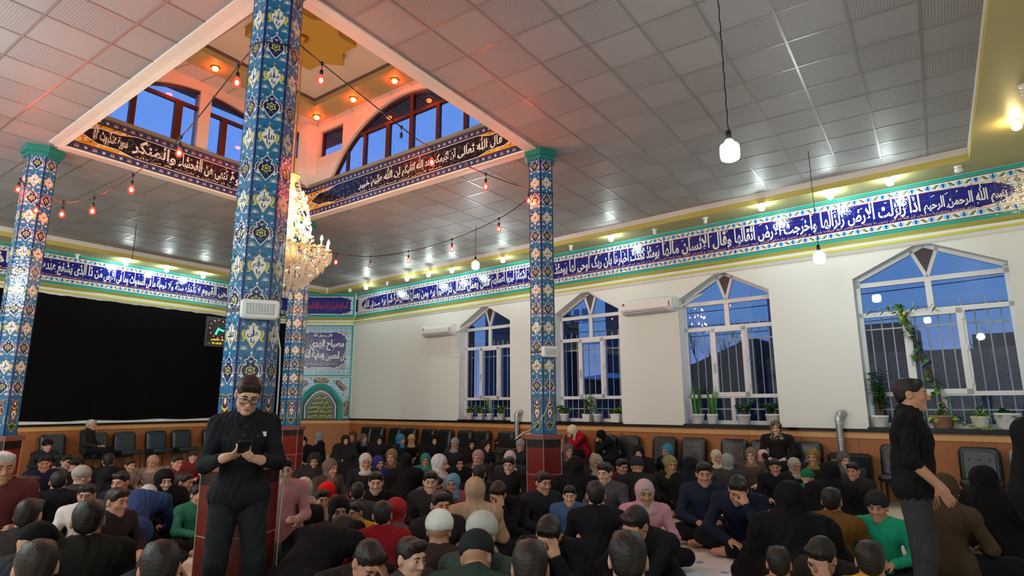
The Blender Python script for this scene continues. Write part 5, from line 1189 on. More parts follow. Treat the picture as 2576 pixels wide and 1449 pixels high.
# ------------------------------------------------------------------ people: smooth blended bodies from signed distance shapes
def sdf_mesh(prims, h, folds=0., seed=0):
    lo = np.full(3, 1e9); hi = -lo
    for p in prims:
        if p[-1] < 0: continue
        if p[0] == 'c': pts = np.array([p[1], p[3]]); r = max(p[2], p[4])
        else: pts = np.array([p[1]]); r = max(p[2])
        lo = np.minimum(lo, pts.min(0)-r); hi = np.maximum(hi, pts.max(0)+r)
    lo -= 3*h; hi += 3*h; n = np.ceil((hi-lo)/h).astype(int)+1
    D = np.full(n, .5, np.float32); ax = [lo[i]+h*np.arange(n[i]) for i in range(3)]
    for p in prims:
        k = p[-2]; op = p[-1]; mg = k+4*h
        if p[0] == 'c': pts = np.array([p[1], p[3]], float); r = max(p[2], p[4])
        else: pts = np.array([p[1]], float); r = max(p[2])
        a = np.maximum(np.floor((pts.min(0)-r-mg-lo)/h).astype(int), 0); b = np.minimum(np.ceil((pts.max(0)+r+mg-lo)/h).astype(int)+1, n)
        if (b <= a).any(): continue
        X, Y, Z = np.meshgrid(ax[0][a[0]:b[0]], ax[1][a[1]:b[1]], ax[2][a[2]:b[2]], indexing='ij')
        if p[0] == 'c':
            A, B = pts; ba = B-A; q = max(ba@ba, 1e-12)
            t = np.clip(((X-A[0])*ba[0]+(Y-A[1])*ba[1]+(Z-A[2])*ba[2])/q, 0, 1)
            d = np.sqrt((X-A[0]-t*ba[0])**2+(Y-A[1]-t*ba[1])**2+(Z-A[2]-t*ba[2])**2)-(p[2]+(p[4]-p[2])*t)
        else:
            c, R3 = p[1], p[3]; x, y, z = X-c[0], Y-c[1], Z-c[2]
            if R3 is not None: x, y, z = [R3[0][i]*x+R3[1][i]*y+R3[2][i]*z for i in range(3)]
            rx, ry, rz = p[2]; k0 = np.sqrt((x/rx)**2+(y/ry)**2+(z/rz)**2)+1e-9; k1 = np.sqrt((x/rx**2)**2+(y/ry**2)**2+(z/rz**2)**2)+1e-9; d = k0*(k0-1)/k1
        s = (slice(a[0], b[0]), slice(a[1], b[1]), slice(a[2], b[2])); E = D[s]; d = d.astype(np.float32); kk = max(k, 1e-4)
        if op > 0: hh = np.clip(.5+.5*(E-d)/kk, 0, 1); D[s] = E*(1-hh)+d*hh-kk*hh*(1-hh)
        else: d = -d; hh = np.clip(.5-.5*(E-d)/kk, 0, 1); D[s] = E*(1-hh)+d*hh+kk*hh*(1-hh)
    if folds:
        X, Y, Z = [q.astype(np.float32) for q in np.meshgrid(*ax, indexing='ij')]
        D += folds*(np.sin(38*Z+14*np.sin(9*X+seed)+9*np.sin(11*Y))*np.sin(21*X+17*Y+6*Z+seed)).astype(np.float32)
    S = D < 0; nx, ny, nz = n
    sub = lambda A_, i, j, k: A_[i:nx-1+i, j:ny-1+j, k:nz-1+k]
    cnt = sum(sub(S, i, j, k).astype(np.int8) for i in (0, 1) for j in (0, 1) for k in (0, 1))
    I = np.argwhere((cnt > 0) & (cnt < 8)); acc = np.zeros((len(I), 3)); num = np.zeros(len(I))
    cor = {(i, j, k): D[I[:, 0]+i, I[:, 1]+j, I[:, 2]+k] for i in (0, 1) for j in (0, 1) for k in (0, 1)}
    for c0 in cor:
        for axn in range(3):
            if c0[axn]: continue
            c1 = list(c0); c1[axn] = 1; c1 = tuple(c1); u, v = cor[c0], cor[c1]; m = (u < 0) != (v < 0); t = np.where(m, u/np.where(m, u-v, 1), 0)
            q = np.array(c0, float)[None, :].repeat(len(I), 0); q[:, axn] += t; acc += q*m[:, None]; num += m
    V = lo+h*(I+acc/num[:, None]); idx = -np.ones((nx-1, ny-1, nz-1), np.int64); idx[I[:, 0], I[:, 1], I[:, 2]] = np.arange(len(I)); F = []
    for axn in range(3):
        sl0 = [slice(1, -1)]*3; sl1 = [slice(1, -1)]*3; sl0[axn] = slice(0, -1); sl1[axn] = slice(1, None)
        s0, s1 = S[tuple(sl0)], S[tuple(sl1)]; off = np.array([1, 1, 1]); off[axn] = 0; u, v = [(1, 2), (2, 0), (0, 1)][axn]
        eu = np.zeros(3, int); eu[u] = 1; ev = np.zeros(3, int); ev[v] = 1
        for m, rev in ((s0 & ~s1, False), (~s0 & s1, True)):
            e = np.argwhere(m)+off
            if not len(e): continue
            g = lambda q: idx[q[:, 0], q[:, 1], q[:, 2]]
            quad = np.stack([g(e-eu-ev), g(e-ev), g(e), g(e-eu)], 1)
            if rev: quad = quad[:, ::-1]
            F.append(quad[(quad >= 0).all(1)])
    return V, np.concatenate(F)
def mesh_from(name, VF, m):
    V, F = VF; me = bpy.data.meshes.new(name); me.vertices.add(len(V)); me.vertices.foreach_set('co', V.astype(np.float32).ravel())
    me.loops.add(F.size); me.loops.foreach_set('vertex_index', F.ravel().astype(np.int32)); me.polygons.add(len(F))
    me.polygons.foreach_set('loop_start', np.arange(0, F.size, 4, dtype=np.int32)); me.polygons.foreach_set('use_smooth', np.ones(len(F), bool)); me.update(calc_edges=True); me.validate(); me.materials.append(m); return me
C_ = lambda a, r0, b, r1, k=.03, op=1: ('c', tuple(a), r0, tuple(b), r1, k, op)
E_ = lambda c, r, R3=None, k=.03, op=1: ('e', tuple(c), tuple(r), R3, k, op)
def xf(prims, Mx, s=1.):
    o = []; R = Mx.to_3x3()
    for p in prims:
        f = lambda q: tuple(Mx @ (Vector(q)*s))
        if p[0] == 'c': o.append(('c', f(p[1]), p[2]*s, f(p[3]), p[4]*s, p[5]*s, p[6]))
        else:
            r0 = Matrix(p[3]) if p[3] is not None else Matrix.Identity(3); rr = R @ r0
            o.append(('e', f(p[1]), tuple(x*s for x in p[2]), [list(r) for r in rr], p[4]*s, p[5]))
    return o
def head_prims(fine=False, nose=1., brow=1.):
    P = [E_((0, .014, .035), (.077, .097, .089)), E_((0, -.022, -.035), (.060, .066, .080), None, .035), E_((0, -.070, -.101), (.025, .024, .021), None, .03), E_((0, .0, -.07), (.058, .06, .04), None, .03),
         C_((-.034, -.083, .032), .0125*brow, (.034, -.083, .032), .0125*brow, .02)]
    for s in (1, -1):
        P += [E_((s*.035, -.062, -.022), (.027, .025, .024), None, .02), E_((s*.031, -.100, .010), (.0175, .014, .0115), None, .012, -1), E_((s*.031, -.0805, .0095), (.0135, .012, .0115), None, .006),
              E_((s*.079, .012, -.004), (.011, .021, .032), None, .012), E_((s*.088, .006, -.002), (.006, .011, .017), None, .006, -1), E_((s*.0115, -.099, -.031), (.0095, .0105, .0085), None, .008)]
    P += [C_((0, -.088, .022), .0085, (0, -.112*(.94+.06*nose)-.004*(nose-1), -.026), .0135, .012), C_((-.019, -.084, -.0615), .0062, (.019, -.084, -.0615), .0062, .01), C_((-.016, -.083, -.0735), .0075, (.016, -.083, -.0735), .0075, .01), C_((-.021, -.096, -.0672), .0022, (.021, -.096, -.0672), .0022, .004, -1)]
    return P
def hair_prims(style='short'):
    P = [E_((0, .02, .041), (.083, .101, .0905))]
    if style == 'short': P += [C_((-.040, -.056, .092), .028, (.040, -.056, .092), .028, .03), E_((0, .062, -.015), (.064, .042, .058), None, .03)]
    P += [E_((0, -.125, -.028), (.088, .115, .082), None, .012, -1), E_((0, -.02, -.10), (.12, .085, .06), None, .02, -1)]
    for s in (1, -1): P.append(E_((s*.088, .006, -.012), (.025, .026, .04), None, .01, -1))
    return P
def cap_prims(): return [E_((0, .012, .060), (.092, .108, .088)), C_((0, .01, .04), .095, (0, .015, .055), .098, .02), E_((0, 0, -.08), (.2, .2, .105), None, .01, -1)]
def scarf_prims():
    return [E_((0, .02, .03), (.098, .118, .112)), E_((0, .01, -.09), (.085, .085, .07), None, .04), E_((0, .0, -.16), (.13, .12, .06), None, .05), E_((0, -.12, -.012), (.062, .075, .082), None, .02, -1)]
def hand_prims(w, d, pn, curl=.5, side=1, s=1.):
    """w wrist, d direction of fingers, pn palm normal (towards which fingers curl), side sign of the thumb"""
    w = Vector(w); d = Vector(d).normalized(); pn = Vector(pn); pn = (pn-d*pn.dot(d)).normalized(); sd = d.cross(pn).normalized()*side
    R3 = [[sd[i], d[i], pn[i]] for i in range(3)]
    P = [E_(w+d*.045*s, (.040*s, .052*s, .016*s), R3, .015), C_(w, .024*s, w+d*.03*s, .027*s, .02)]
    for i, (o, L) in enumerate(((.029, .078), (.010, .088), (-.010, .082), (-.029, .064))):
        b = w+(d*.088+sd*o)*s; a = 0; c = curl*(.85+.12*i); q = b; r = .0092*s
        for j, f in enumerate((.44, .32, .24)):
            a += c*(.9, 1.1, .8)[j]; n_ = q+(d*math.cos(a)+pn*math.sin(a))*L*f*s; P.append(C_(q, r, n_, r*.9, .006)); q = n_; r *= .9
    b = w+(d*.025+sd*.030)*s; m = b+(d*.030+sd*.026+pn*.012)*s; e = m+(d*.028+sd*.004+pn*.016)*s; P += [C_(b, .013*s, m, .0105*s, .012), C_(m, .0105*s, e, .009*s, .005)]
    return P
def limb(pts, rs, k=.02): return [C_(pts[i], rs[i], pts[i+1], rs[i+1], k) for i in range(len(pts)-1)]
def figure(J, s=1., fine=False, inf=.013):
    """J joints (facing -y). returns dict of prim lists: body, top, legs, head matrix"""
    V = {k_: Vector(v) for k_, v in J.items() if isinstance(v, tuple) and len(v) == 3 and k_ != 'hrot'}
    HM = Matrix.Translation(V['head']) @ Euler(J.get('hrot', (0, 0, 0))).to_matrix().to_4x4()
    hd = xf(head_prims(fine, J.get('nose', 1.), J.get('brow', 1.)), HM)
    pel, ch, nk = V['pelvis'], V['chest'], V['neck']; wa = pel.lerp(ch, .45)+Vector(J.get('belly', (0, 0, 0)))
    torso = [C_(V['hipL'], .105, V['hipR'], .105, .05), C_(pel, .12, wa, .115, .05), C_(wa, .115, ch, .125, .06), C_(V['shL'].lerp(ch, .55), .10, V['shR'].lerp(ch, .55), .10, .05), C_(V['shL'], .058, V['shR'], .058, .05), C_(ch, .10, nk, .062, .05), C_(V['shL'], .05, nk, .055, .04), C_(V['shR'], .05, nk, .055, .04)]
    neck = [C_(nk-Vector((0, 0, .03)), .058, HM @ Vector((0, .018, -.07)), .055, .025)]
    arms, hands, legs, feet = [], [], [], []
    for L in 'LR':
        sg = -1 if L == 'L' else 1
        arms += limb([V['sh'+L], V['el'+L], V['wr'+L]], [.054, .043, .030])
        hands += hand_prims(V['wr'+L], V['hd'+L], V['pn'+L], J.get('curl', .5), sg*J.get('thumb', 1))
        legs += limb([V['hip'+L], V['kn'+L], V['an'+L]], [.092, .062, .045], .03)
        a = V['an'+L]; f = V.get('ft'+L, a+Vector((0, -.16, -.02))); feet += [C_(a, .042, a.lerp(f, .4), .040, .02), C_(a.lerp(f, .2), .036, f, .030, .02)]
    grow_ = lambda P, d: [(p[0], p[1], p[2]+d, p[3], p[4]+d, p[5], p[6]) if p[0] == 'c' else p for p in P]
    col = [C_(nk+Vector((0, .012, -.02)), .068, nk+Vector((0, .006, .022)), .064, .02)]
    sl = []
    for L in 'LR':
        cut = J.get('sleeve', .93); e, w_ = V['el'+L], V['wr'+L]; sl += limb([V['sh'+L], e, e.lerp(w_, cut)], [.058, .053, .044], .03)
    return dict(body=torso+neck+hd+arms+hands+legs+feet, top=grow_(torso[:1], .017)+grow_(torso[1:], inf)+col+sl, legs=grow_(legs, .012)+[C_(V['hipL'], .104, V['hipR'], .104, .04)], HM=HM)
SKIN = [mat('skin_%s' % a, c, .5, .35) for a, c in (('fair', 'c49a84'), ('tan', 'b0826a'), ('warm', 'bd8a70'))]
HAIRC = {'black': mat('hair_black', '16110f', .5, .4, bump=(90, .5)), 'brown': mat('hair_brown', '1f1512', .5, .4, bump=(90, .5)), 'grey': mat('hair_grey', 'b8b4ae', .6, bump=(90, .5))}
mat('eye_dark', '1b1310', .3); mat('lip', '8f5a50', .5); mat('eye_white', 'd8d2cc', .3)
_CL = {}
def cloth(hexc):
    if hexc not in _CL: _CL[hexc] = mat('cloth_%s' % hexc, hexc, .85, .15, bump=(45, .3))
    return _CL[hexc]
def pattern(name, c1, c2, scale, lo, hi, feat='DISTANCE_TO_EDGE'):
    m = mat(name, c1, .85, .15); n = m.node_tree; t = n.nodes.new('ShaderNodeTexCoord'); v = n.nodes.new('ShaderNodeTexVoronoi'); v.feature = feat; v.inputs['Scale'].default_value = scale; r = n.nodes.new('ShaderNodeValToRGB')
    r.color_ramp.elements[0].position = lo; r.color_ramp.elements[0].color = (*lin(c2), 1); r.color_ramp.elements[1].position = hi; r.color_ramp.elements[1].color = (*lin(c1), 1)
    n.links.new(t.outputs['Object'], v.inputs['Vector']); n.links.new(v.outputs['Distance'], r.inputs[0]); n.links.new(r.outputs[0], n.nodes['Principled BSDF'].inputs['Base Color']); _CL[name] = m
pattern('scarf_black_beige', '141414', 'a89a78', 22, .05, .09); pattern('scarf_leopard', '8a6a3a', '2a1c10', 45, .25, .32, 'F1'); pattern('scarf_grey', '6c6c70', 'b0b0b0', 50, .06, .1); pattern('scarf_check', '8a7358', '5a4a3a', 60, .08, .12); pattern('cap_check', '505356', 'a8aaaa', 55, .08, .12)
def face_bits(HM, s=1., fine=False):
    mb = MB()
    for sx in (1, -1):
        mb.ball((sx*.031, -.0905, .0095), (.0095 if not fine else .0055, .004, .0045 if not fine else .005), 8, 5, 0, HM)
        mb.tube([(sx*.012, -.0965, .0285), (sx*.032, -.0965, .0345), (sx*.05, -.083, .028)], [.0035, .0045, .0025], 5, 0, HM)
    return mb
POSE = {
 'cross': dict(pelvis=(0, .06, .12), chest=(0, -.01, .42), neck=(0, -.03, .545), head=(0, -.055, .675), hrot=(.12, 0, 0), shL=(-.185, 0, .50), shR=(.185, 0, .50), elL=(-.265, -.08, .27), elR=(.265, -.08, .27), wrL=(-.11, -.27, .23), wrR=(.11, -.27, .23), hdL=(.6, -.5, -.2), hdR=(-.6, -.5, -.2), pnL=(0, 0, -1), pnR=(0, 0, -1), hipL=(-.11, .03, .12), hipR=(.11, .03, .12), knL=(-.33, -.25, .13), knR=(.33, -.25, .13), anL=(.06, -.33, .07), anR=(-.06, -.38, .07), ftL=(.2, -.33, .05), ftR=(-.2, -.38, .05)),
 'lean': dict(pelvis=(0, .10, .12), chest=(0, -.09, .39), neck=(0, -.16, .49), head=(.02, -.24, .575), hrot=(.55, .12, .1), shL=(-.185, -.1, .46), shR=(.185, -.1, .46), elL=(-.25, -.32, .25), elR=(.21, -.36, .27), wrL=(-.05, -.40, .16), wrR=(.10, -.345, .46), hdL=(.7, -.4, -.1), hdR=(-.25, .1, 1), pnL=(0, 0, -1), pnR=(-.5, .6, 0), hipL=(-.11, .06, .12), hipR=(.11, .06, .12), knL=(-.33, -.22, .15), knR=(.31, -.24, .17), anL=(.06, -.30, .07), anR=(-.06, -.36, .07), ftL=(.2, -.3, .05), ftR=(-.2, -.36, .05)),
 'bow': dict(pelvis=(0, .22, .27), chest=(0, -.10, .44), neck=(0, -.25, .47), head=(0, -.37, .46), hrot=(1.1, 0, 0), shL=(-.19, -.18, .46), shR=(.19, -.18, .46), elL=(-.26, -.32, .25), elR=(.26, -.32, .25), wrL=(-.14, -.48, .10), wrR=(.14, -.48, .10), hdL=(.2, -.9, -.2), hdR=(-.2, -.9, -.2), pnL=(0, 0, -1), pnR=(0, 0, -1), hipL=(-.11, .22, .26), hipR=(.11, .22, .26), knL=(-.15, -.16, .08), knR=(.15, -.16, .08), anL=(-.12, .28, .07), anR=(.12, .28, .07), ftL=(-.10, .42, .05), ftR=(.10, .42, .05)),
 'kneel': dict(pelvis=(0, .04, .48), chest=(0, 0, .80), neck=(0, -.015, .925), head=(0, -.04, 1.06), hrot=(.1, 0, .2), shL=(-.185, 0, .885), shR=(.185, 0, .885), elL=(-.24, -.02, .62), elR=(.24, -.05, .62), wrL=(-.14, -.2, .50), wrR=(.16, -.24, .60), hdL=(.4, -.6, -.3), hdR=(-.3, -.6, .2), pnL=(1, 0, -.3), pnR=(-1, 0, -.3), hipL=(-.11, .04, .48), hipR=(.11, .04, .48), knL=(-.14, -.06, .07), knR=(.14, -.06, .07), anL=(-.13, .36, .06), anR=(.13, .36, .06), ftL=(-.12, .5, .05), ftR=(.12, .5, .05)),
 'chair': dict(pelvis=(0, .05, .54), chest=(0, .06, .85), neck=(0, .03, .975), head=(0, .0, 1.105), hrot=(.05, 0, 0), shL=(-.19, .06, .93), shR=(.19, .06, .93), elL=(-.26, .0, .68), elR=(.26, .0, .68), wrL=(-.12, -.22, .62), wrR=(.12, -.22, .62), hdL=(.6, -.5, -.1), hdR=(-.6, -.5, -.1), pnL=(0, 0, -1), pnR=(0, 0, -1), hipL=(-.11, .02, .54), hipR=(.11, .02, .54), knL=(-.13, -.42, .52), knR=(.13, -.42, .52), anL=(-.13, -.40, .09), anR=(.13, -.40, .09)),
 'hunch': dict(pelvis=(0, .05, .54), chest=(0, -.07, .82), neck=(0, -.14, .93), head=(0, -.24, 1.00), hrot=(.75, 0, .1), shL=(-.19, -.08, .90), shR=(.19, -.08, .90), elL=(-.2, -.30, .66), elR=(.16, -.34, .68), wrL=(-.05, -.40, .62), wrR=(.05, -.335, .87), hdL=(.6, -.3, -.1), hdR=(-.15, .1, 1), pnL=(0, 0, -1), pnR=(-.5, .6, 0), hipL=(-.11, .02, .54), hipR=(.11, .02, .54), knL=(-.13, -.42, .52), knR=(.13, -.42, .52), anL=(-.13, -.40, .09), anR=(.13, -.40, .09)),
 'stand': dict(pelvis=(0, .03, .93), chest=(0, .0, 1.26), neck=(0, -.0, 1.46), head=(0, -.03, 1.60), hrot=(.02, 0, 0), shL=(-.19, .02, 1.41), shR=(.19, .02, 1.41), elL=(-.25, .05, 1.12), elR=(.25, .05, 1.12), wrL=(-.25, -.06, .88), wrR=(.25, -.06, .88), hdL=(.02, -.15, -1), hdR=(-.02, -.15, -1), pnL=(1, 0, 0), pnR=(-1, 0, 0), hipL=(-.10, .03, .92), hipR=(.10, .03, .92), knL=(-.11, .0, .49), knR=(.12, .02, .49), anL=(-.11, .05, .085), anR=(.13, .03, .085)),
}
LIB = {}
def chador(J):
    """draped cloak around the whole figure with an opening for the face"""
    V = {k_: Vector(v) for k_, v in J.items() if isinstance(v, tuple) and k_ != 'hrot'}; HM = Matrix.Translation(V['head']) @ Euler(J['hrot']).to_matrix().to_4x4()
    P = xf([E_((0, .025, .03), (.105, .125, .115)), E_((0, .02, -.10), (.10, .10, .09), None, .06)], HM)
    P += [C_(V['shL'], .085, V['shR'], .085, .08), C_(V['chest'], .17, V['pelvis'], .22, .1)]
    for L in 'LR': P += [C_(V['sh'+L], .085, V['el'+L], .09, .08), C_(V['el'+L], .09, V['wr'+L]+Vector((0, .03, 0)), .075, .07), C_(V['hip'+L], .16, V['kn'+L], .10, .09), C_(V['kn'+L], .09, V['an'+L], .07, .09)]
    return P+xf([E_((0, -.125, -.012), (.057, .085, .078), None, .015, -1)], HM)
def lib(pose):
    if pose in LIB: return LIB[pose]
    J = POSE[pose]; f = figure(J); h = .0085; d = {}
    d['HM'] = f['HM']; d['body'] = mesh_from('person_'+pose, sdf_mesh(f['body'], h), SKIN[0]); d['top'] = mesh_from('jacket', sdf_mesh(f['top'], .0105, .0035, 1), SKIN[0]); d['legs'] = mesh_from('trousers', sdf_mesh(f['legs'], .0105, .003, 2), SKIN[0])
    d['hair'] = mesh_from('hair', sdf_mesh(xf(hair_prims(), f['HM']), .007, .0015), SKIN[0]); d['cap'] = mesh_from('cap', sdf_mesh(xf(cap_prims(), f['HM']), .007, .001), SKIN[0]); d['scarf'] = mesh_from('scarf', sdf_mesh(xf(scarf_prims(), f['HM']), .008, .003, 3), SKIN[0])
    d['chador'] = mesh_from('chador', sdf_mesh(chador(J), .011, .006, 5), SKIN[0]); e = face_bits(f['HM']).build('eyes', M['eye_dark']); d['eyes'] = e.data; bpy.data.objects.remove(e)
    LIB[pose] = d; return d
def part(me, name, parent, m):
    o = bpy.data.objects.new(name, me); COL.objects.link(o); o.parent = parent; o.material_slots[0].link = 'OBJECT'; o.material_slots[0].material = m; return o
NP = 0
def person(loc, rz, pose, top, cover, cc, label, s=1., legs='17181c', group='people seated on the carpet', skin=None):
    global NP
    d = lib(pose); o = bpy.data.objects.new('person', d['body']); COL.objects.link(o); o.location = loc; o.rotation_euler = (0, 0, rz); o.scale = (s,)*3; NP += 1
    o.material_slots[0].link = 'OBJECT'; o.material_slots[0].material = SKIN[(skin if skin is not None else NP) % 3]
    tag(o, label, 'person', group)
    part(d['eyes'], 'eyes', o, M['eye_dark'])
    if cover == 'chador': part(d['chador'], 'chador', o, cloth(top))
    else:
        part(d['top'], 'jacket', o, cloth(top)); part(d['legs'], 'trousers', o, cloth(legs))
        part(d[cover], {'hair': 'hair', 'cap': 'knit_cap', 'scarf': 'headscarf'}[cover], o, HAIRC[cc] if cover == 'hair' else cloth(cc))
    return o
def face_cam(p): return math.atan2(-p.y, -p.x)+PI/2      # rotation that turns a figure (-y) towards the camera
def inside(p):
    q = MR.inverted() @ p
    if q.y > -.55: q.y = -.55; p = MR @ q
    q = ML.inverted() @ p
    if q.y > -.6: q.y = -.6; p = ML @ q
    return p
POSN = []
def relax(dmin=.43, it=60):
    fixed = [(Vector((*PILL[k_][0], 0)), .62) for k_ in 'ABCD']+[(pA, .5), (pB, .5)]
    for _ in range(it):
        for i in range(len(POSN)):
            for j in range(i):
                d = POSN[i][0]-POSN[j][0]; d.z = 0; L = d.length; m = dmin*(POSN[i][1]+POSN[j][1])/2
                if L < m: d = d/L if L > 1e-4 else Vector((1, 0, 0)); q = (m-L)*.3; POSN[i][0] += d*q; POSN[j][0] -= d*q
            for c, m in fixed:
                d = POSN[i][0]-Vector((c.x, c.y, POSN[i][0].z)); L = d.length
                if L < m: POSN[i][0] += d/max(L, 1e-4)*(m-L)*.5
            POSN[i][0] = inside(POSN[i][0])
def seat(px, py, pose, turn, top, cover, cc, label, s=1., legs='17181c', lb_i=0):
    p = POSN[lb_i][0]
    return person(p, face_cam(p)+math.radians(turn), pose, top, cover, cc, label, s, legs)
def on_wall(Mx, ang, x, off, pose, turn, top, cover, cc, label, s=1., legs='17181c'):
    p = Mx @ Vector((x, -off, 0)); return person(p, ang+math.radians(turn), pose, top, cover, cc, label, s, legs, 'people sitting on the chairs')
# ------------------------------------------------------------------ the two standing men in detail
def detailed(name, J, p, rz, skin, label, top, legs, hairm, h=.0048):
    f = figure(J); HM = f['HM']
    o = bpy.data.objects.new('person', mesh_from(name, sdf_mesh(f['body'], h), SKIN[skin])); COL.objects.link(o); o.location = p; o.rotation_euler = (0, 0, rz); tag(o, label, 'person')
    def ch(nm, prims, m, hh=.006, fo=0., sd=0):
        c = bpy.data.objects.new(nm, mesh_from(nm, sdf_mesh(prims, hh, fo, sd), m)); COL.objects.link(c); c.parent = o; return c
    c_top = ch('shirt', f['top'], cloth(top), .0065, .0035, 4); ch('trousers', f['legs'], cloth(legs), .009, .003, 2)
    ch('hair', xf(hair_prims(), HM), HAIRC[hairm], .0045, .0016, 3)
    mb = MB()
    for sx in (1, -1): mb.ball((sx*.031, -.0915, .0085), (.0125, .0035, .0042), 10, 6, 0, HM)
    mb.build('eye', M['eye_white'], o); mb = MB()
    for sx in (1, -1): mb.ball((sx*.031, -.0943, .0085), (.0052, .002, .0042), 8, 5, 0, HM)
    mb.build('iris', M['eye_dark'], o); mb = MB()
    for sx in (1, -1): mb.tube([(sx*.012, -.0975, .029), (sx*.024, -.0985, .034), (sx*.038, -.095, .0345), (sx*.052, -.083, .027)], [.0032, .0048, .0042, .002], 6, 0, HM); mb.tube([(sx*.018, -.094, .0135), (sx*.031, -.0963, .0155), (sx*.045, -.088, .012)], .0016, 5, 0, HM)
    mb.build('eyebrows', M['hair_black'], o)
    mb = MB(); mb.tube([(-.019, -.0895, -.0668), (0, -.0945, -.0645), (.019, -.0895, -.0668)], [.0015, .004, .0015], 6, 0, HM); mb.tube([(-.016, -.0895, -.072), (0, -.0935, -.0745), (.016, -.0895, -.072)], [.0015, .0045, .0015], 6, 0, HM); mb.build('lips', M['lip'], o)
    return o, HM, c_top
JA = dict(POSE['stand'], pelvis=(0, .04, .97), chest=(0, .03, 1.30), neck=(0, -.01, 1.475), head=(0, -.10, 1.632), hrot=(.50, .06, .05), shL=(-.165, .03, 1.425), shR=(.165, .03, 1.425), elL=(-.232, -.02, 1.16), elR=(.232, -.02, 1.16), wrL=(-.135, -.245, 1.215), wrR=(.105, -.255, 1.195),
          hdL=(.8, -.35, .30), hdR=(-.8, -.35, .30), pnL=(.1, .45, .9), pnR=(-.1, .45, .9), curl=.55, thumb=1, hipL=(-.085, .04, .95), hipR=(.085, .04, .95), knL=(-.12, .0, .51), knR=(.12, .0, .51), anL=(-.13, .05, .085), anR=(.13, .05, .085), sleeve=.90, brow=1.05)
pA = at_depth(621, 1020, 4.25); pA.z = 0; rA = face_cam(pA)+math.radians(3)
oA, HA, sA = detailed('person_glasses', JA, pA, rA, 0, 'man with glasses in black shirt looking down at his phone before the big column', '1b1d22', '22252a', 'brown'); oA.scale = (.995,)*3
mb = MB()
for s in (1, -1):
    c = (s*.033, -.112, .002); q = [(c[0]+x_*.027, c[1]+.006+.007*s*x_, c[2]+z_*.0165) for x_, z_ in ((1, .6), (.85, 1), (0, 1.05), (-.85, 1), (-1, .6), (-.95, -.6), (-.7, -1), (0, -1.05), (.7, -1), (.95, -.6), (1, .6))]; mb.tube(q, .0027, 6, 0, HA)
    mb.tube([(s*.060, -.098, .010), (s*.078, -.06, .012), (s*.084, .01, .010), (s*.084, .03, -.01)], .002, 5, 0, HA)
mb.tube([(-.007, -.112, .006), (0, -.115, .009), (.007, -.112, .006)], .0022, 5, 0, HA); mb.build('glasses', M['black'], oA)
mb = MB()
for s in (1, -1): mb.prism([(s*.012, -.070, 1.462), (s*.060, -.035, 1.512), (s*.095, -.052, 1.455), (s*.055, -.108, 1.405)], (0, -.006, .004))
mb.build('collar', cloth('1b1d22'), sA)
def front(J, x, z):  # front surface of the shirt by ray
    dg = bpy.context.evaluated_depsgraph_get(); ok, loc, nr, _ = sA.ray_cast(Vector((x, -.6, z)), Vector((0, 1, 0)), distance=1.2); return loc if ok else Vector((x, -.12, z))
mat('button_grey', '4a4d52', .4)
mb = MB()
for x, z in ((.0, 1.415), (-.005, 1.355), (-.005, 1.22), (-.115, 1.335), (.083, 1.35)):
    q = front(JA, x, z); mb.ball((q.x, q.y-.002, q.z), (.006, .0025, .006), 8, 5)
mb.build('button', M['button_grey'], sA)
q = front(JA, .122, 1.36); MB().bb(.106, .138, q.y-.004, q.y+.004, 1.344, 1.376).build('patch', M['label_white'], sA)
mb = MB()
for x in (-.115, .10):
    for a, b in (((x-.055, 1.335), (x+.055, 1.335)), ((x-.055, 1.335), (x-.055, 1.25)), ((x+.055, 1.335), (x+.055, 1.25))):
        pts = [front(JA, a[0]+(b[0]-a[0])*i/6, a[1]+(b[1]-a[1])*i/6)+Vector((0, -.001, 0)) for i in range(7)]; mb.tube(pts, .0022, 4)
mb.build('pocket_seam', M['black'], sA)
ph = MB(); ph.rbox((0, 0, 0), (.076, .009, .155), .012, 0, None, 4); po = ph.build('phone', M['black'])
po.matrix_world = Matrix.Translation(pA) @ Matrix.Rotation(rA, 4, 'Z') @ Matrix.Translation((-.016, -.345, 1.285)) @ Matrix.Rotation(math.radians(58), 4, 'X'); tag(po, 'dark phone held in both hands by the man with glasses', 'phone')
JB = dict(POSE['stand'], hrot=(.03, 0, -.06), nose=1.1, brow=1.2, elL=(-.245, .03, 1.13), wrL=(-.225, -.12, .965), hdL=(.05, -.45, -.9), pnL=(1, -.1, .1), elR=(.25, .05, 1.12), wrR=(.25, -.08, .90), sleeve=.2, curl=.35)
pB = at_depth(2288, 1060, 4.6); pB.z = 0; rB = face_cam(pB)+math.radians(92)
oB, HB, sB = detailed('person_profile', JB, pB, rB, 2, 'young man in black shirt standing in profile before the nearest window', '141517', '3a3b3e', 'black'); oB.scale = (1.01,)*3
pC = at_depth(2715, 1100, 2.75); pC.z = 0
o = person(pC, face_cam(pC)+math.radians(150), 'stand', '131416', 'hair', 'black', 'person in black cut off by the right edge of the picture', 1.0, '1c2024', None)

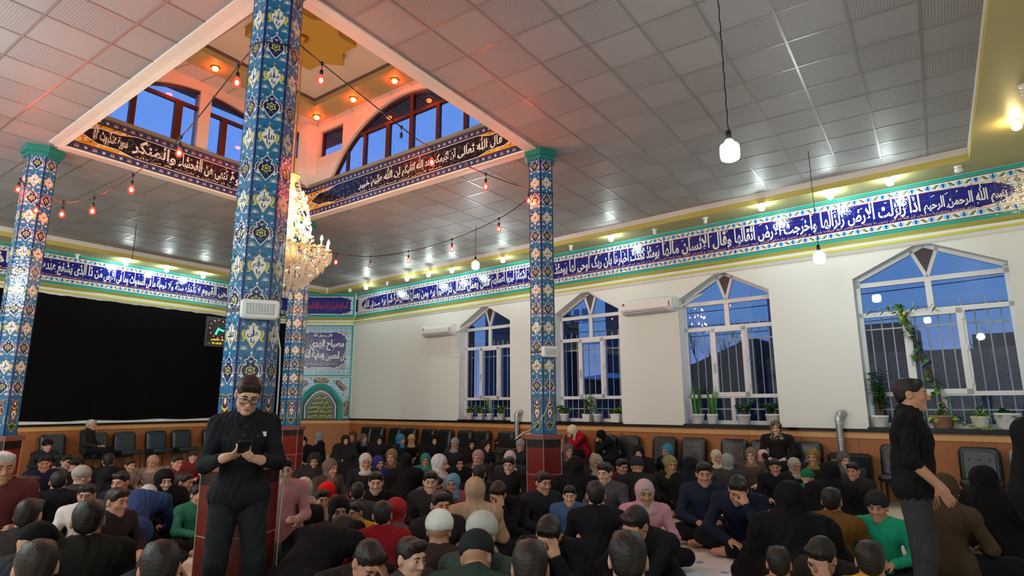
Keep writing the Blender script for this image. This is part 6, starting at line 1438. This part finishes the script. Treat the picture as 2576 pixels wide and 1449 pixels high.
# ------------------------------------------------------------------ people on chairs and seated along the walls
on_wall(ML, LA_, 1.68, .50, 'chair', 45, '2a2c2e', 'hair', 'grey', 'white haired man in dark coat on a chair below the black curtain', 1.0)
on_wall(MR, RA, .62, .52, 'chair', 12, '1d1c1c', 'scarf', 'scarf_black_beige', 'woman in black and beige patterned headscarf on a chair, looking right', 1.02)
on_wall(MR, RA, -3.38, .55, 'hunch', -35, '8f1420', 'scarf', 'd8ccaa', 'woman in red coat and cream headscarf hunched on a chair', .98)
on_wall(MR, RA, -2.62, .62, 'hunch', -60, '16161a', 'scarf', '121216', 'woman in black headscarf with her hand at her face, right of the red coat', .9)
B_ = '131317'
ROWS = [
 (65, 1118, 'cross', 20, '2c2a30', 'cap', '2a1416', 'person in dark maroon knit hat beside the left column', 1),
 (805, 1100, 'cross', -70, '17171b', 'scarf', 'scarf_grey', 'woman in grey patterned headscarf left of the first wall chair', 1),
 (760, 1112, 'cross', 20, B_, 'chador', '', 'person in black chador right beside the far column plinth', 1),
 (868, 1108, 'cross', 10, '242226', 'chador', '', 'woman in charcoal chador below the corner of the two walls', 1),
 (890, 1098, 'cross', -20, '3a2d28', 'scarf', '4a352c', 'woman in brown headscarf before the first wall chair', 1.05),
 (912, 1104, 'cross', 30, B_, 'scarf', '5a5452', 'woman in grey-brown headscarf before the second wall chair', 1),
 (955, 1108, 'cross', 0, '1e1c20', 'chador', '', 'woman in dark chador before the third wall chair', 1),
 (1003, 1106, 'cross', 60, '1d2328', 'scarf', '2f6f94', 'woman in blue headscarf before the fourth wall chair', 1.05),
 (1035, 1106, 'cross', 0, '1a1a1d', 'scarf', 'b09a64', 'woman in mustard headscarf before the fifth wall chair', 1),
 (1090, 1108, 'cross', 15, B_, 'chador', '', 'woman in black chador with bare face before the sixth wall chair', 1),
 (1146, 1116, 'cross', -20, '2b2b30', 'scarf', '8c8a86', 'woman in pale grey headscarf before the seventh wall chair', 1),
 (1185, 1118, 'cross', 10, '1c1616', 'chador', '', 'woman in dark brown chador before the eighth wall chair', 1),
 (1218, 1122, 'cross', 40, '1a1a1c', 'scarf', '222224', 'person in dark hood before the ninth wall chair', 1),
 (1312, 1122, 'cross', -30, '20242a', 'cap', 'cap_check', 'person in chequered grey cap left of the slim column plinth', 1),
 (1427, 1134, 'cross', 20, '2c2c30', 'scarf', '55565a', 'woman in grey headscarf right of the slim column plinth', 1),
 (1606, 1140, 'cross', 0, '1b1615', 'chador', '', 'woman in dark chador before the chair below the near air conditioner', 1),
 (1683, 1136, 'cross', -35, '16161a', 'scarf', '3a7d9c', 'woman in bright blue headscarf below the third window', 1.02),
 (1800, 1150, 'cross', 20, '2a2620', 'scarf', 'bcb39c', 'woman in cream headscarf below the snake plants', .95),
 (1893, 1146, 'cross', -15, '4a4038', 'scarf', 'scarf_check', 'woman in beige checked headscarf left of the patterned headscarf', 1.02),
 (1932, 1146, 'cross', 30, 'c9c6c4', 'scarf', 'd8a8a8', 'child in pink hat and white shawl beside the seated woman', .95),
 (2060, 1148, 'cross', -20, '1f2a20', 'scarf', 'scarf_leopard', 'woman in leopard print headscarf beside the black heater', 1),
 (2120, 1158, 'cross', 20, '3a3a3c', 'scarf', '55534f', 'person in grey hood before the black heater', 1),
 # left part of the crowd
 (22, 1178, 'kneel', 0, '5a2c2e', 'hair', 'grey', 'man kneeling at the left edge of the picture in maroon top', 1.0),
 (112, 1166, 'cross', 0, '20243a', 'hair', 'black', 'man in dark navy jacket in front of the left column', 1),
 (170, 1162, 'cross', 25, '5a5c60', 'hair', 'black', 'boy in grey top right of the left column', .9),
 (222, 1166, 'lean', -60, B_, 'hair', 'black', 'man in black leaning left, below the seated white haired man', 1),
 (283, 1160, 'cross', 180, '15151a', 'hair', 'black', 'man in black with his back turned, below the third green chair', 1),
 (322, 1172, 'cross', 40, '9a9490', 'hair', 'brown', 'child in pale top below the fourth green chair', .85),
 (375, 1164, 'cross', -20, '7a6a60', 'scarf', 'a08472', 'girl in light brown headscarf below the fifth green chair', .9),
 (440, 1164, 'cross', 30, '5c3030', 'hair', 'black', 'child in dusty red top left of the man with glasses', .95),
 (485, 1150, 'cross', 0, '6a2024', 'hair', 'black', 'child in crimson top beside the sixth green chair', .85),
 (70, 1225, 'cross', 70, '2c2420', 'hair', 'brown', 'man in dark brown coat near the left column plinth', 1),
 (140, 1215, 'cross', 180, '141418', 'hair', 'black', 'man in black facing away, left of the leaning figure', 1),
 (195, 1205, 'cross', 120, '33302e', 'cap', '9a958c', 'person in pale cap among the left group', 1),
 (262, 1205, 'cross', 180, B_, 'chador', '', 'person in black chador in the middle of the left group', 1),
 (330, 1212, 'cross', -30, '1c1c28', 'hair', 'black', 'man in midnight blue jacket behind the bowing figure', 1),
 (395, 1210, 'cross', 15, B_, 'chador', '', 'woman in black chador behind the pink carpet patch', 1),
 (450, 1215, 'cross', 60, '3c4048', 'hair', 'brown', 'boy in slate jacket left of the green top', .9),
 (492, 1245, 'cross', 30, '2f6a50', 'hair', 'black', 'child in green top beside the legs of the man with glasses', .85),
 (45, 1300, 'cross', 160, '2e2622', 'hair', 'black', 'man in umber jacket near the bottom left corner, back turned', 1.05),
 (228, 1245, 'cross', -10, 'c8c0bc', 'hair', 'black', 'boy in white shirt facing the camera in the left group', .95),
 (283, 1262, 'cross', 40, '2a2024', 'hair', 'brown', 'man in dark plum jacket above the bowing figure', 1),
 (330, 1270, 'bow', 165, '2c3f6a', 'hair', 'grey', 'grey haired man in dark blue jacket bowing forward over the spread', 1.15),
 (180, 1320, 'cross', 175, '1a1815', 'hair', 'black', 'broad man in black seen from behind left of the blue jacket', 1.15),
 (20, 1400, 'lean', 120, '23262a', 'cap', '0e1012', 'man in black cap in the bottom left corner', 1.1),
 (115, 1430, 'cross', 180, '7c8488', 'hair', 'brown', 'man in light grey jacket at the bottom left, back turned', 1.1),
 (255, 1440, 'lean', 60, '26262a', 'hair', 'brown', 'man leaning at the bottom edge left of the standing man', 1.1),
 (400, 1440, 'cross', 180, '1d2740', 'hair', 'black', 'man in navy jacket at the bottom edge beside the light blue box', 1.1),
 # middle part
 (725, 1180, 'kneel', 0, 'b8848a', 'hair', 'brown', 'child in pink top standing on knees by the far column plinth', .9),
 (790, 1160, 'cross', 0, '2a2a26', 'chador', '', 'woman in dark olive chador behind the pink top', 1),
 (825, 1178, 'cross', 40, '4a4038', 'scarf', '6a5a50', 'woman in taupe headscarf left of the white headscarf', 1),
 (880, 1155, 'cross', 180, '1a1a20', 'chador', '', 'person in black chador facing the corner, mid crowd', 1.02),
 (918, 1162, 'cross', 10, '22242c', 'scarf', 'b8b2aa', 'woman in off white headscarf in the middle of the hall', 1),
 (950, 1165, 'cross', 30, '2a3078', 'scarf', '30357a', 'child in royal blue hood beside the off white headscarf', .9),
 (985, 1150, 'cross', -15, '3a342c', 'scarf', '7a6248', 'woman in ochre brown headscarf in the middle of the hall', 1),
 (1020, 1165, 'cross', 180, '141416', 'chador', '', 'woman in black chador right of the ochre headscarf', 1),
 (1070, 1158, 'cross', 0, '2c7a6a', 'scarf', '2f8070', 'child in turquoise hood near the hall centre', .9),
 (1098, 1168, 'cross', 60, 'b09880', 'scarf', 'b8bcc0', 'woman in pale blue-grey headscarf and beige coat', 1.05),
 (1150, 1165, 'cross', 20, B_, 'chador', '', 'woman in black chador left of the ruddy-faced women', 1),
 (1205, 1152, 'cross', -20, '2c2828', 'scarf', '9a7a78', 'woman in dusty rose headscarf before the ninth wall chair', 1),
 (1282, 1155, 'cross', 10, '333338', 'scarf', 'b4a8ac', 'woman in lilac white headscarf left of the red plinth', 1),
 (770, 1232, 'cross', 0, 'a89c8c', 'scarf', 'b0a494', 'child in cream coat right of the standing man', .95),
 (800, 1255, 'cross', 15, 'a88a80', 'hair', 'black', 'boy in pale pink top beside the cream coat', .85),
 (738, 1250, 'cross', 180, '1c1c1e', 'hair', 'black', 'man in black seen from behind right of the standing man', 1),
 (860, 1238, 'lean', -50, 'd01818', 'cap', 'd81a18', 'child in bright red hooded jacket in the crowd', .95),
 (905, 1240, 'cross', 180, '3a3a40', 'hair', 'black', 'boy in dark grey hoodie right of the bright red jacket', .9),
 (940, 1215, 'cross', 0, '17171a', 'hair', 'black', 'young man in black facing the camera, hall centre', 1),
 (850, 1285, 'cross', 10, '1d1a1a', 'scarf', '171719', 'girl in black headscarf with bright face below the red jacket', .95),
 (902, 1288, 'cross', -40, 'b89020', 'hair', 'black', 'small child in yellow top beside the girl in black', .8),
 (962, 1300, 'cross', 180, '8a1a22', 'hair', 'brown', 'child in red and black jacket with back turned', .95),
 (1010, 1290, 'cross', 130, '5a5258', 'scarf', 'a02830', 'child in red hat and mauve grey jacket', .9),
 (1040, 1222, 'lean', 90, '4c4a50', 'hair', 'brown', 'man in ash grey jacket leaning right, hall centre', 1),
 (1090, 1210, 'cross', 0, '2a2426', 'hair', 'black', 'man in dark brown jacket behind the white cap', 1),
 (1135, 1218, 'cross', -15, '8a4a58', 'scarf', '5f8aa0', 'girl in blue headscarf and pink top', .9),
 (1080, 1270, 'cross', 20, '2a2024', 'hair', 'black', 'man with flushed face in plum black jacket above the white cap', 1),
 (1205, 1195, 'cross', 180, '1a1818', 'hair', 'black', 'dark haired man facing away before the beige coat', 1),
 (1195, 1240, 'cross', 180, 'a88a70', 'scarf', 'a88a70', 'person in camel coloured coat seen from behind', 1.05),
 (1270, 1235, 'lean', -20, '121214', 'hair', 'brown', 'man in black with bent head right of the camel coat', 1.05),
 (1350, 1175, 'cross', -15, '1c1a1c', 'hair', 'black', 'boy in black in front of the red plinth', 1),
 (1365, 1215, 'cross', 30, '24242a', 'hair', 'brown', 'man in charcoal jacket before the red plinth', 1),
 (1115, 1345, 'cross', 170, '3a2a26', 'cap', 'dfe2dc', 'person in white knit cap seen from behind near the front', 1),
 (1190, 1350, 'cross', 160, '3c4a44', 'cap', 'b2b2ae', 'person in light grey knit cap beside the white cap', 1.05),
 (890, 1400, 'lean', 20, '241c1a', 'hair', 'brown', 'man with bowed head at the bottom left of the white cap', 1.05),
 (785, 1375, 'bow', 150, '161518', 'hair', 'black', 'man in black bending low in front of the big column', 1.15),
 (1010, 1400, 'cross', 40, '4a4246', 'hair', 'brown', 'boy in mauve grey sweater left of the white cap', .95),
 (1170, 1435, 'lean', 160, '2c3a34', 'cap', '22282a', 'man in dark green jacket at the bottom edge below the knit caps', 1.1),
 (1395, 1330, 'lean', -15, '141416', 'hair', 'black', 'young man in black resting his head on his hand', 1.08),
 (1425, 1245, 'cross', 0, '3d5478', 'hair', 'black', 'child in blue top behind the young man resting his head', .85),
 (1450, 1180, 'cross', 180, '121215', 'chador', '', 'person in black chador right of the red plinth', 1.08),
 (1500, 1165, 'cross', 20, '2c2a28', 'scarf', '9a9488', 'woman in pale khaki headscarf right of the plinth', 1),
 (1525, 1190, 'cross', -25, '4a4448', 'hair', 'brown', 'man in grey-brown coat mid right', 1.05),
 (1560, 1175, 'cross', 30, '4a1c2a', 'hair', 'black', 'boy in wine red top mid right', .95),
 (1600, 1175, 'cross', 180, '26272a', 'cap', '2c2e30', 'man in dark knit cap facing away mid right', 1),
 (1500, 1250, 'cross', 180, '15151a', 'hair', 'black', 'man in blue-black jacket facing the plinth', 1.05),
 (1620, 1240, 'cross', 10, 'c08a94', 'scarf', 'b89aa0', 'girl in pink headscarf and pale top', 1),
 (1650, 1310, 'lean', -40, '17181a', 'hair', 'black', 'man in black leaning left in front of the pink headscarf', 1.1),
 (1560, 1420, 'cross', 180, '121214', 'hair', 'black', 'man in black at the bottom edge, back turned, left of the white spread', 1.15),
 (1355, 1440, 'cross', 180, '101012', 'hair', 'brown', 'man in jet black at the bottom edge right of the knit caps', 1.1),
 # right part
 (1690, 1170, 'cross', 20, '2a2a20', 'scarf', '8a8452', 'woman in olive yellow headscarf below the third window', 1),
 (1730, 1175, 'cross', 180, '18181b', 'chador', '', 'woman in black chador right of the olive headscarf', 1),
 (1770, 1192, 'cross', 5, '1b2234', 'hair', 'black', 'man in dark blue jacket facing the camera, left of the pair', 1.1),
 (1862, 1225, 'lean', -10, '1a2032', 'hair', 'black', 'man in dark blue jacket with hands at his mouth, right of the pair', 1.15),
 (1830, 1165, 'cross', 180, '3a3a3a', 'scarf', '8f8f8c', 'woman in light grey shawl behind the pair in dark blue', 1),
 (1950, 1175, 'cross', 0, '16161a', 'hair', 'brown', 'boy in black below the patterned headscarf', .95),
 (1995, 1172, 'cross', 30, '222222', 'scarf', 'a09c8c', 'girl in stone coloured headscarf below the patterned headscarf', .92),
 (2032, 1205, 'cross', 180, '1f6a4a', 'cap', '1e6a48', 'child in emerald hood before the black heater', .85),
 (2090, 1195, 'cross', 180, '131316', 'chador', '', 'person in black chador right of the emerald hood', 1.05),
 (2150, 1185, 'cross', -20, '2a2624', 'hair', 'brown', 'boy in dark top beside the man in profile', .95),
 (1990, 1265, 'cross', 180, '121215', 'chador', '', 'large person in black chador in front of the emerald hood', 1.15),
 (2110, 1265, 'cross', 170, '6a4a20', 'hair', 'black', 'person in brown jacket left of the green shirt', 1),
 (2190, 1275, 'cross', -10, '1f9a74', 'cap', '26282a', 'boy in bright green shirt and dark cap before the man in profile', .95),
 (2110, 1390, 'lean', -30, '241f1c', 'hair', 'black', 'boy with lowered head near the bottom right', 1),
 (2190, 1420, 'cross', 175, 'c89a18', 'hair', 'black', 'child in yellow jacket at the bottom right', .95),
 (1960, 1425, 'cross', 180, 'a06a3a', 'hair', 'black', 'child in orange brown top at the bottom edge of the white spread', .85),
 (2370, 1235, 'cross', 150, '4a3c30', 'scarf', '4c3e32', 'woman in brown cloak right of the man in profile', 1.12),
 (2475, 1215, 'cross', 170, '121214', 'chador', '', 'woman in black chador below the spider plant', 1.15),
]
for px, py, pose, turn, top, cover, cc, lb, s in ROWS:
    p = at_z(px, py, POSE[pose]['head'][2]*s); p.z = 0; POSN.append([inside(p), s])
relax()
for i, (px, py, pose, turn, top, cover, cc, lb, s) in enumerate(ROWS): seat(px, py, pose, turn, top, cover, cc, lb, s, lb_i=i)
